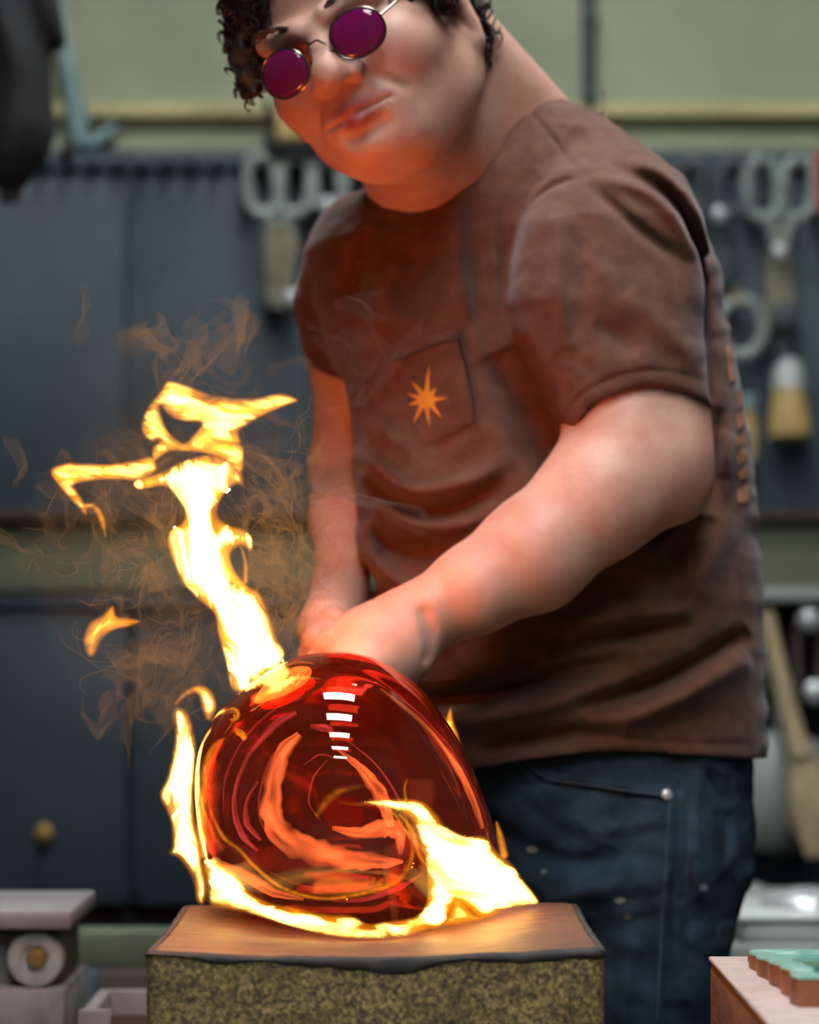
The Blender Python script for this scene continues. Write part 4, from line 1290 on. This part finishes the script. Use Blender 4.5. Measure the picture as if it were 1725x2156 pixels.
for pl_ in ([(1112, 1602), (1150, 1637), (1250, 1654), (1400, 1676)], [(1410, 1690), (1406, 1780), (1396, 1920), (1384, 2150)], [(1448, 1690), (1452, 1780), (1446, 1880)]):
    pts = [on(j_bvh, a, b, .0006)[0] for a, b in catmull(pl_, 10)]
    MB().tube(pts, .0009, 6).build('denim_stitching', M['denim_seam'], jeans)
for (a, b, r_) in ((1145, 1835, 7), (1121, 1788, 11), (1305, 1896, 11), (1322, 1931, 8), (1482, 1868, 10)):
    pts = [(a + r_ * (1 + .4 * float(noise3(k, a, 0, 2))) * math.cos(k * .785), b + .7 * r_ * math.sin(k * .785)) for k in range(8)]
    decal('paint_spot', j_bvh, pts, .0006, 'paint', jeans, 2, False, 2)
M['boot'] = pmat('boot_leather', (50, 40, 34), (38, 30, 26), 20, .6)
for (bx, by) in ((.205, 2.66), (.10, 2.70)):
    mb = MB()
    bm = bmesh.new(); bmesh.ops.create_uvsphere(bm, u_segments=20, v_segments=12, radius=1)
    for q in bm.verts:
        q.co = Vector((bx - .03 + q.co.x * .125 if q.co.x < 0 else bx - .03 + q.co.x * .085, by + q.co.y * .05, max(0.002, .045 + q.co.z * (.05 if q.co.x < 0 else .07))))
    bm.verts.ensure_lookup_table()
    mb.add([q.co[:] for q in bm.verts], [[q.index for q in f_.verts] for f_ in bm.faces]); bm.free()
    mb.build('boot', M['boot'], person)

# --- purple oval glasses on his nose
def lens_mat():
    m, nt, out = nodes('purple_lens')
    b = N(nt, 'ShaderNodeBsdfPrincipled'); b.inputs['Base Color'].default_value = (.20, .006, .085, 1); b.inputs['Roughness'].default_value = .06
    b.inputs['Transmission Weight'].default_value = .35; b.inputs['IOR'].default_value = 1.5
    nt.links.new(b.outputs[0], out.inputs[0])
    return m
M['lens'] = lens_mat()
M['glasses_wire'] = pmat('glasses_wire', (120, 112, 100), None, rough=.25, metal=1)
gl = thing('tinted_glasses', 'round purple-tinted glasses with thin metal frame on the man\'s nose', 'glasses', Vector(HL(0, -.006, .112)))
for s in (-1, 1):
    c0 = np.array([s * .034, -.008, .1055])
    tilt = s * .22
    def lp(u, v, bulge=0):
        x = u * math.cos(tilt); z = -abs(u) * 0 - u * math.sin(tilt)
        return HL(c0[0] + x, c0[1] + v, c0[2] + z + bulge)
    nS, prof = 40, []
    outl = [(.0215 * np.sign(math.cos(a)) * abs(math.cos(a)) ** .9, (.0174) * np.sign(math.sin(a)) * abs(math.sin(a)) ** .9) for a in np.linspace(0, 2 * math.pi, nS, endpoint=False)]
    v, f = [], []
    for side in (0, 1):
        for r in range(6):
            k = 1 - r / 5 * .98
            for (a, b) in outl:
                v.append(lp(a * k, b * k, .0035 * (1 - k * k) + (.0008 if side == 0 else -.0008)))
    for side in (0, 1):
        o_ = side * 6 * nS
        for r in range(5):
            for i in range(nS):
                j = (i + 1) % nS
                q = (o_ + r * nS + i, o_ + r * nS + j, o_ + (r + 1) * nS + j, o_ + (r + 1) * nS + i)
                f.append(q if side == 0 else q[::-1])
        f.append(tuple(o_ + 5 * nS + i for i in range(nS)))
    for i in range(nS):
        j = (i + 1) % nS
        f.append((i, 6 * nS + i, 6 * nS + j, j))
    link('lens', mesh('lens', v, f), M['lens'], gl)
    MB().ring([lp(a * 1.02, b * 1.03) for a, b in outl], .0011, 8).build('rim', M['glasses_wire'], gl)
    MB().tube([lp(s * .022, .004), HL(s * .070, .002, .080), HL(s * .086, -.002, .04), HL(s * .088, -.006, -.012)], .0012, 8).build('temple', M['glasses_wire'], gl)
    MB().tube([HL(s * .010, -.010, .108), HL(s * .009, -.016, .104)], [.0012, .0026], 8).build('nose_pad', M['glasses_wire'], gl)
MB().tube([HL(-.0085, -.004, .1095), HL(-.004, .002, .112), HL(.004, .002, .112), HL(.0085, -.004, .1095)], .0011, 8).build('bridge', M['glasses_wire'], gl)

# ------------------------------------------------------------------ back of the workshop
def bx(px0, py0, px1, py1, d0, d1, bev=.004):
    a, b = P(px0, py1, d0), P(px1, py0, d0)
    return MB().box((a.x, d0, a.z), (b.x, d1, b.z), bev)
YW = YB
# upper wall: wooden battens and a conduit
MB().box((XL, YW - .03, P(0, 252, YW).z), (XR, YW, P(0, 224, YW).z), .004).build('trim_1', M['batten'], kind='structure')
MB().box((XL, YW - .02, P(0, 322, YW).z), (XR, YW, P(0, 296, YW).z), .003).build('trim_2', M['plaster'], kind='structure')
t_ = thing('conduit', 'dark vertical conduit pipe fixed to the upper wall', 'pipe', P(1242, 226, YW - .03))
MB().tube([P(1242, 226, YW - .025), P(1240, 60, YW - .025), P(1238, -500, YW - .025)], .0125, 14).build('pipe', M['darktool'], t_)
for yy in (40, 200): MB().box(P(1226, yy + 8, YW - .04), P(1258, yy - 8, YW), .002).build('pipe_clip', M['darktool'], t_)
# slate tool board
board = thing('tool_board', 'dark slate-blue tool board across the back wall', 'board', (0, YW, P(0, 1076, YW).z))
zb0, zb1 = P(0, 1076, YW - .03).z, P(0, 322, YW - .03).z
cuts = [XL, P(268, 0, YW).x, P(640, 0, YW).x, P(1100, 0, YW).x, P(1510, 0, YW).x, XR]
for i in range(len(cuts) - 1):
    MB().box((cuts[i] + .002, YW - .03, zb0), (cuts[i + 1] - .002, YW, zb1), .003).build('panel', M['board'], board)
MB().box((XL, YW - .045, zb1 - .03), (XR, YW - .028, zb1), .003).build('top_rail', M['board'], board)
for px in list(range(40, 520, 52)) + [545, 605, 690, 750, 1460, 1530, 1605, 1680]:
    p = P(px, 345, YW - .05)
    MB().tube([P(px, 338, YW - .04), P(px, 340, YW - .085), P(px, 330, YW - .10)], .006, 8).build('peg', M['darktool'], board)
slab('trim_3', (XL, YW - .05, P(0, 1092, YW).z), (XR, YW, P(0, 1074, YW).z), M['brownpaint'])
slab('trim_4', (XL, YW - .02, P(0, 1240, YW).z), (XR, YW - .001, P(0, 1092, YW).z), M['plaster_low'])
# hanging tools
TD = YW - .09
def loop_pts(cx_, cy_, w_, h_, d=TD, lean=0):
    out = []
    for a in np.linspace(0, 2 * math.pi, 28, endpoint=False):
        x = math.copysign(abs(math.cos(a)) ** .7, math.cos(a)) * w_ / 2; y = math.copysign(abs(math.sin(a)) ** .7, math.sin(a)) * h_ / 2
        out.append(P(cx_ + x + lean * y, cy_ + y, d))
    return out
def shears(label, cx_, top, w_, h_, mat_, blade, bl_mat, pivot, group=None, tr=.011, cat='shears', name='hanging_shears'):
    t = thing(name, label, cat, P(cx_, blade[-1][1], TD), group)
    for s in (-1, 1):
        MB().ring(loop_pts(cx_ + s * (w_ * .5 + 4), top + h_ / 2, w_, h_, TD, s * -.06), tr, 10).build('handle_loop', M[mat_], t)
        MB().tube([P(cx_ + s * w_ * .3, top + h_ - 4, TD), P(cx_ + s * 12, top + h_ + 40, TD), P(cx_ + s * 6, pivot[1], TD)], [tr, tr, tr * .9], 10).build('shank', M[mat_], t)
    for s in (-1, 1):
        MB().tube([P(cx_ + s * .7 * b[2] + (b[0] - cx_), b[1], TD - .004) for b in blade], [PXS(b[2], TD) for b in blade], 12, flat=.5).build('blade', M[bl_mat], t)
    q = P(pivot[0], pivot[1], TD - .03)
    MB().lathe(q, (0, -1, 0), [(0, .013), (.006, .013), (.010, .008), (.011, .001)], 16).build('pivot_bolt', M['bright_steel'], t)
    return t
shears('grey-green shears with two loop handles and tan wrapped blades left of the man', 587, 332, 62, 118, 'toolsteel', [(588, 470, 16), (592, 520, 24), (588, 570, 18), (592, 620, 22), (586, 648, 10)], 'rusty', (613, 628))
shears('loop-handled shears half hidden behind the man\'s shoulder', 722, 336, 56, 108, 'toolsteel', [(722, 460, 12), (722, 540, 16), (722, 640, 8)], 'rusty', (690, 432))
shears('dark loop-handled shears close behind the man\'s back', 1512, 340, 74, 106, 'darktool', [(1515, 470, 10), (1522, 540, 14), (1520, 600, 8)], 'darktool', (1516, 452))
shears('light grey shears with rounded square loops at the right edge of the board', 1643, 338, 66, 122, 'toolsteel', [(1643, 480, 10), (1643, 560, 15), (1645, 640, 20), (1646, 690, 12)], 'rusty', (1641, 530))
shears('faint dark shears just beside the man\'s shoulder blade', 1415, 344, 60, 90, 'darktool', [(1415, 450, 10), (1415, 520, 12), (1415, 560, 6)], 'darktool', (1415, 440))
t_ = thing('wooden_brush', 'wooden-headed tool with white ferrule hanging upside down on the right', 'brush', P(1662, 925, TD))
MB().tube([P(1650, 640, TD), P(1650, 700, TD), P(1652, 780, TD)], [.02, .016, .018], 12).build('shaft', M['darktool'], t_)
MB().lathe(P(1650, 668, TD - .02), (0, -1, 0), [(0, .022), (.012, .022), (.016, .014)], 18).build('shaft_knob', M['darktool'], t_)
MB().lathe(P(1660, 818, TD), (0, 0, 1), [(0, .028), (.03, .026), (.048, .020), (.052, .008)], 20).build('ferrule', M['white_enamel'], t_)
MB().lathe(P(1663, 922, TD), (-.03, 0, 1), [(0, .030), (.004, .036), (.02, .0375), (.05, .032), (.085, .026), (.10, .021)], 24).build('wooden_head', M['paddle'], t_)
t_ = thing('ring_gauge', 'grey metal ring hanging behind the man\'s back', 'ring', P(1560, 760, TD))
MB().ring([P(1560 + 48 * math.cos(a), 690 + 58 * math.sin(a), TD) for a in np.linspace(0, 2 * math.pi, 32, endpoint=False)], .011, 10).build('ring', M['toolsteel'], t_)
MB().tube([P(1548, 615, TD), P(1548, 640, TD)], .012, 10).build('brass_tab', M['brass'], t_)
t_ = thing('small_scraper', 'narrow wooden handled scraper just behind the man\'s back', 'scraper', P(1578, 970, TD))
MB().tube([P(1576, 830, TD), P(1577, 862, TD)], .012, 10).build('cap', M['teal'], t_)
MB().tube([P(1577, 862, TD), P(1579, 920, TD), P(1580, 970, TD)], [.009, .013, .008], 10).build('handle', M['paddle'], t_)
t_ = thing('red_handled_tool', 'red handled tool at the right edge of the tool board', 'tool', P(1732, 440, TD))
MB().ring(loop_pts(1740, 385, 40, 110), .012, 10).build('handle_loop', M['red'], t_)
MB().tube([P(1740, 440, TD), P(1740, 560, TD)], [.012, .006], 10).build('blade', M['darktool'], t_)
# block on bracket behind the chin
t_ = thing('wall_bracket', 'dark shelf bracket behind the man\'s chin', 'bracket', P(610, 318, YW))
bx(560, 296, 800, 322, YW - .12, YW - .046).build('shelf', M['black_cloth'], t_)
bx(558, 212, 574, 300, YW - .12, YW - .046).build('side_plate', M['black_cloth'], t_)
t_ = thing('wooden_block', 'small pale wooden block on the dark bracket', 'wood block', P(620, 296, YW - .08))
bx(580, 232, 668, 295, YW - .115, YW - .05, .008).build('block', M['paddle'], t_)
# pale hose end on the upper wall
t_ = thing('wall_hose', 'pale blue-grey hose hanging beside the dark cloth', 'hose', P(165, 318, YW - .04))
MB().tube([P(118, -60, YW - .04), P(130, 80, YW - .04), P(150, 180, YW - .04), P(165, 250, YW - .04), P(160, 300, YW - .04), P(205, 300, YW - .04), P(245, 262, YW - .04)], [.012, .012, .014, .022, .018, .012, .01], 12).build('hose', M['teal'], t_)
# dark cloth hanging at the upper left, nearer
CF = Field(P(-120, 420, 3.6), P(200, -200, 3.6) + Vector((0, .25, 0)), .006)
CF.ax[1] = np.arange(3.5, 3.8, .006, dtype=np.float32); CF.F = np.full([len(a) for a in CF.ax], 1.0, np.float32)
crows = np.array([(-190, -60, 92, 3.64, .05), (0, -70, 108, 3.64, .055), (100, -75, 122, 3.64, .055), (200, -80, 134, 3.64, .05), (280, -80, 138, 3.64, .05), (330, -70, 128, 3.64, .04), (380, -30, 96, 3.64, .02), (400, 20, 60, 3.64, .006)], float)
fn, lo, hi = loft(crows, 0, 2.0)
CF.op(fn, lo, hi, 0)
X, Y, Z = CF.grids((slice(None),) * 3)
CF.F += (.010 * np.sin(X * 90 + 3 * noise3(X * 6, 0, Z * 6, 3)) * (1 + 0 * Y)).astype(np.float32)
cme, _ = CF.mesh('cloth')
t_ = thing('hanging_apron', 'black cloth apron hanging in the upper left corner', 'apron', P(50, 400, 3.64))
link('cloth', cme, M['black_cloth'], t_)
MB().tube([P(20, -190, 3.64), P(20, -600, 3.64), P(20, -1200, 3.64)], .006, 8).build('hanging_strap', M['black_cloth'], t_)

# lower cabinets
t_ = thing('steel_cabinet', 'dark steel cabinet standing low behind the fire on the left', 'cabinet', (P(150, 0, 4.2).x, 4.3, 0))
cz0, cz1 = P(0, 1905, 4.2).z, P(0, 1254, 4.2).z
xs_ = [P(-500, 0, 4.2).x, P(272, 0, 4.2).x, P(1120, 0, 4.2).x]
for i in range(2):
    MB().box((xs_[i] + .004, 4.2, cz0), (xs_[i + 1] - .004, 4.225, cz1 - .02), .004).build('door', M['cabinet'], t_)
MB().box((xs_[0], 4.226, cz0), (xs_[2], 4.7, cz1 - .01), .004).build('carcass', M['cabinet'], t_)
MB().box((xs_[0], 4.19, cz1 - .022), (xs_[2], 4.72, cz1), .004).build('top', M['cabinet'], t_)
MB().box((xs_[0], 4.24, 0), (xs_[2], 4.68, cz0 + .002), .004).build('plinth', M['black_cloth'], t_)
MB().lathe(P(96, 1752, 4.2), (0, -1, 0), [(0, .010), (.012, .010), (.02, .014), (.026, .010), (.028, .001)], 18).build('knob', M['brass'], t_)
MB().box(P(284, 1880, 4.185), P(300, 1300, 4.2), .002).build('handle_strip', M['cabinet'], t_)
# right-hand rack: pale shelf edge with hanging tools
t_ = thing('tool_rack', 'low tool rack with a pale shelf edge right of the man', 'rack', (P(1750, 0, 4.4).x, 4.5, 0))
rx0, rx1 = P(1480, 0, 4.4).x, P(2100, 0, 4.4).x
MB().box((rx0, 4.38, P(0, 1266, 4.4).z), (rx1, 4.75, P(0, 1238, 4.4).z), .004).build('shelf', M['grey_enamel'], t_)
MB().box((rx0, 4.74, 0), (rx1, 4.76, P(0, 1266, 4.4).z), .003).build('back_panel', M['cabinet'], t_)
for x in (rx0, rx1 - .03): MB().box((x, 4.4, 0), (x + .03, 4.43, P(0, 1266, 4.4).z), .003).build('post', M['cabinet'], t_)
MB().box((rx0, 4.36, P(0, 1900, 4.4).z - .02), (rx1, 4.75, P(0, 1900, 4.4).z), .003).build('lower_shelf', M['black_cloth'], t_)
for k, (a, b, c_) in enumerate(((1690, 1735, 'brownpaint'), (1740, 1790, 'brownpaint'))):
    o_ = thing('hanging_tongs', ['brown tongs hanging under the pale shelf, nearest the man', 'brown tongs hanging at the very right edge under the pale shelf'][k], 'tongs', P((a + b) / 2, 1480, 4.42), 'tongs under the shelf')
    MB().ring(loop_pts((a + b) / 2 - 8, 1375, 52, 170, 4.42), .009, 10).build('arm_loop', M[c_], o_)
    MB().lathe(P((a + b) / 2 - 8, 1305, 4.40), (0, -1, 0), [(0, .018), (.008, .018), (.014, .010), (.015, .001)], 16).build('upper_bolt', M['bright_steel'], o_)
    MB().lathe(P((a + b) / 2 + 4, 1458, 4.40), (0, -1, 0), [(0, .018), (.008, .018), (.014, .010), (.015, .001)], 16).build('lower_bolt', M['bright_steel'], o_)
    MB().tube([P((a + b) / 2 - 8, 1270, 4.42), P((a + b) / 2 - 8, 1300, 4.42)], .006, 8).build('hook', M['darktool'], o_)
t_ = thing('long_paddle', 'long pale wooden paddle leaning diagonally behind the man', 'paddle', P(1735, 1800, 4.2))
def P3(px, py, d): return P(px, py, d)
MB().tube([P(1612, 1290, 4.34), P(1640, 1410, 4.32), P(1672, 1540, 4.30), P(1690, 1600, 4.28)], [.013, .014, .016, .02], 12).build('handle', M['pale_wood'], t_)
MB().tube([P(1690, 1595, 4.28), P(1706, 1650, 4.27), P(1722, 1720, 4.26), P(1738, 1800, 4.25)], [.022, .036, .04, .028], 16, flat=.35).build('blade', M['pale_wood'], t_)
t_ = thing('metal_bucket', 'pale grey rounded bucket behind the man\'s hip', 'bucket', P(1612, 1790, 4.33))
MB().lathe(P(1600, 1792, 4.46), (.16, 0, 1), [(0, .048), (.01, .062), (.06, .082), (.12, .088), (.16, .083), (.185, .070), (.186, .064), (.12, .078), (.03, .058)], 32).build('pail', M['grey_enamel'], t_)
MB().tube([P(1640, 1560, 4.40), P(1636, 1480, 4.40), P(1626, 1420, 4.40), P(1612, 1400, 4.42), P(1600, 1480, 4.46)], .0045, 8).build('bail', M['white_enamel'], t_)
# white tray, silver bowl and box low on the right
t_ = thing('side_bench', 'brown bench at the lower right behind the jeans', 'bench', (P(1640, 0, 3.3).x, 3.4, 0))
bz = P(0, 1990, 3.2).z
MB().box((P(1440, 0, 3.2).x, 3.2, bz - .035), (P(2100, 0, 3.2).x, 3.9, bz), .004).build('bench_top', M['grey_enamel'], t_)
MB().box((P(1440, 0, 3.2).x + .01, 3.24, bz - .16), (P(2100, 0, 3.2).x, 3.27, bz - .035), .004).build('apron_board', M['brownpaint'], t_)
for x in (P(1450, 0, 3.2).x + .01, P(2080, 0, 3.2).x):
    MB().box((x, 3.25, 0), (x + .05, 3.30, bz - .036), .003).build('leg', M['white_enamel'], t_)
    MB().box((x, 3.80, 0), (x + .05, 3.85, bz - .036), .003).build('leg', M['white_enamel'], t_)
t_ = thing('white_tub', 'white rectangular tub in front of the silver bowl', 'tub', P(1650, 1990, 3.25))
mb = bx(1560, 1936, 1800, 1988, 3.22, 3.45, .012); mb.build('tub_body', M['white_enamel'], t_)
bx(1550, 1930, 1810, 1940, 3.215, 3.46, .004).build('tub_rim', M['white_enamel'], t_)
t_ = thing('pale_box', 'flat pale grey box beside the jeans on the bench', 'box', P(1540, 1985, 3.5))
bx(1508, 1896, 1640, 1946, 3.5, 3.7, .006).build('box_body', M['grey_enamel'], t_)
bx(1504, 1890, 1644, 1902, 3.495, 3.705, .004).build('box_lid', M['grey_enamel'], t_)
t_ = thing('silver_bowl', 'upturned silver metal bowl on the white tub', 'bowl', P(1690, 1930, 3.34))
MB().lathe(P(1700, 1930, 3.34), (0, 0, 1), [(0, .058), (.004, .059), (.018, .055), (.028, .045), (.034, .02), (.035, .001)], 32).build('bowl_shell', M['bright_steel'], t_)

# ------------------------------------------------------------------ left: roller on its bracket
t_ = thing('roller_bracket', 'worn grey roller stand in the lower left corner', 'roller stand', (P(40, 0, 2.6).x, 2.66, 0))
bx(-160, 1918, 150, 1958, 2.60, 2.80, .003).build('top_plate', M['plate'], t_)
bx(-160, 1958, 128, 2080, 2.63, 2.78, .006).build('housing', M['grey_worn'], t_)
bx(-160, 2080, 138, 2300, 2.61, 2.80, .006).build('column', M['grey_worn'], t_)
MB().box((P(-160, 0, 2.7).x, 2.66, 0), (P(60, 0, 2.7).x, 2.76, P(0, 2300, 2.7).z), .004).build('post', M['steel'], t_)
rl = MB().lathe(P(78, 2016, 2.628), (0, -1, 0), [(0, .0262), (.012, .0262), (.015, .0245), (.0155, .0135), (.012, .0125), (.0115, .004)], 40).build('roller', M['bright_steel'], t_)
MB().lathe(P(78, 2016, 2.62), (0, -1, 0), [(0, .009), (.008, .009), (.0105, .0075), (.011, .001)], 20).build('axle_bolt', M['brass'], rl)
# olive beam and low crates behind the block
t_ = thing('olive_beam', 'olive green steel beam running low behind the cork block', 'beam', (P(250, 0, 3.1).x, 3.1, 0))
MB().box((P(-300, 0, 3.1).x, 3.1, P(0, 2040, 3.1).z), (P(1000, 0, 3.1).x, 3.16, P(0, 1962, 3.1).z), .004).build('beam_rail', M['green_paint'], t_)
for x in (P(-250, 0, 3.1).x, P(900, 0, 3.1).x): MB().box((x, 3.10, 0), (x + .05, 3.15, P(0, 2041, 3.1).z), .003).build('leg', M['green_paint'], t_)
t_ = thing('grey_cupboard', 'dark blue-grey cupboard below the olive beam', 'cupboard', (P(250, 0, 3.6).x, 3.6, 0))
MB().box((P(-300, 0, 3.5).x, 3.5, 0), (P(200, 0, 3.5).x, 3.9, P(0, 2052, 3.5).z), .004).build('carcass', M['board'], t_)
MB().box((P(206, 0, 3.5).x, 3.5, 0), (P(700, 0, 3.5).x, 3.9, P(0, 2052, 3.5).z), .004).build('side_carcass', M['brownpaint'], t_)
t_ = thing('wooden_crate', 'low pinkish wooden crate edge left of the cork block', 'crate', (P(270, 0, 2.5).x, 2.55, 0))
cz = P(0, 2128, 2.5).z
for (a, b) in ((165, 236), (236, 420)):
    MB().box((P(a, 0, 2.5).x, 2.5, cz - .06), (P(b, 0, 2.5).x - .001, 2.512, cz - (.0 if a == 165 else .004)), .001).build('front_board', M['plate' if a == 165 else 'brownpaint'], t_)
MB().box((P(165, 0, 2.5).x, 2.512, cz - .06), (P(165, 0, 2.5).x + .012, 2.66, cz - .003), .001).build('side_board', M['plate'], t_)
MB().box((P(420, 0, 2.5).x - .012, 2.512, cz - .06), (P(420, 0, 2.5).x, 2.66, cz - .003), .001).build('side_board', M['plate'], t_)
MB().box((P(165, 0, 2.5).x, 2.66, cz - .06), (P(420, 0, 2.5).x, 2.672, cz - .003), .001).build('back_board', M['plate'], t_)
MB().box((P(165, 0, 2.5).x, 2.50, 0), (P(420, 0, 2.5).x, 2.672, cz - .061), .002).build('pedestal', M['brownpaint'], t_)

# ------------------------------------------------------------------ right foreground: bench block and glazed copper tile
M['bench_wood'] = pmat('bench_wood', (150, 84, 52), (96, 54, 36), 30, .6, stretch=(1, 1, 6))
M['bench_top'] = pmat('bench_top_paint', (176, 158, 150), (150, 132, 124), 40, .55, c3=(92, 84, 78), s3=60, t3=(.62, .68), stretch=(1, 5, 1))
M['verdigris'] = pmat('verdigris', (112, 150, 138), (86, 122, 108), 60, .5, c3=(150, 176, 166), s3=40, bump=.3)
M['glaze'] = pmat('green_glaze', (30, 96, 82), (64, 146, 124), 45, .12, c3=(20, 60, 54), s3=30)
M['copper'] = pmat('copper_edge', (160, 92, 56), (120, 66, 42), 50, .5)
hz0 = ZC - .248
t_ = thing('wooden_bench_block', 'reddish wooden bench block with worn pale top in the right corner', 'bench block', (.32, 1.9, 0))
MB().box((.2235, 1.66, hz0 - .30), (.46, 2.12, hz0 - .004), .005).build('timber', M['bench_wood'], t_)
MB().box((.2225, 1.655, hz0 - .004), (.46, 2.122, hz0), .0015).build('worn_top', M['bench_top'], t_)
for (x, y) in ((.26, 1.70), (.42, 1.70), (.26, 2.08), (.42, 2.08)): MB().box((x - .02, y - .02, 0), (x + .02, y + .02, hz0 - .3), .003).build('leg', M['bench_wood'], t_)
t_ = thing('glazed_tile', 'thick verdigris tile with glossy green glaze lying on the bench block', 'tile', (.32, 1.95, hz0))
edge_pts = []
ny = 90
for k in range(ny + 1):
    y = 2.085 - (2.085 - 1.84) * k / ny
    edge_pts.append((.2475 + .0014 * math.sin(k * .36) - .002 * math.sin(k * .08) + .004 * max(0, (k - 55) / 35), y))
ol = edge_pts + [(.45, 1.84), (.45, 2.085)]
th_ = [.008 + .010 * min(1, max(0, (2.085 - y) / .2)) for (_, y) in ol]
v = [(x, y, hz0 + .0003) for (x, y) in ol] + [(x, y, hz0 + th_[i]) for i, (x, y) in enumerate(ol)]
L = len(ol)
f = [(i, L + i, L + (i + 1) % L, (i + 1) % L) for i in range(L)]
f.append(tuple(range(L)))
link('tile_body', mesh('tile_body', v, f, False), M['copper'], t_)
ctr = np.array([.36, 1.96])
v, f = [], []
prof = [(1.003, -.0002), (1.0, .0012), (.97, .002), (.86, .0018), (.83, -.0005)]
for (s, dz) in prof:
    for i, (x, y) in enumerate(ol):
        q = ctr + (np.array([x, y]) - ctr) * s
        v.append((q[0], q[1], hz0 + th_[i] + dz))
for r in range(len(prof) - 1):
    for i in range(L):
        j = (i + 1) % L
        f.append((r * L + i, r * L + j, (r + 1) * L + j, (r + 1) * L + i))
link('tile_rim', mesh('tile_rim', v, f), M['verdigris'], t_)
v = []
for s in (.845, .6, .3, .01):
    for i, (x, y) in enumerate(ol):
        q = ctr + (np.array([x, y]) - ctr) * s
        v.append((q[0], q[1], hz0 + th_[i] + .0004 + .0004 * float(noise3(q[0] * 60, q[1] * 60, 0, 4))))
f = [(r * L + i, r * L + (i + 1) % L, (r + 1) * L + (i + 1) % L, (r + 1) * L + i) for r in range(3) for i in range(L)]
link('glaze_pool', mesh('glaze_pool', v, f), M['glaze'], t_, label='glossy dark green glaze')
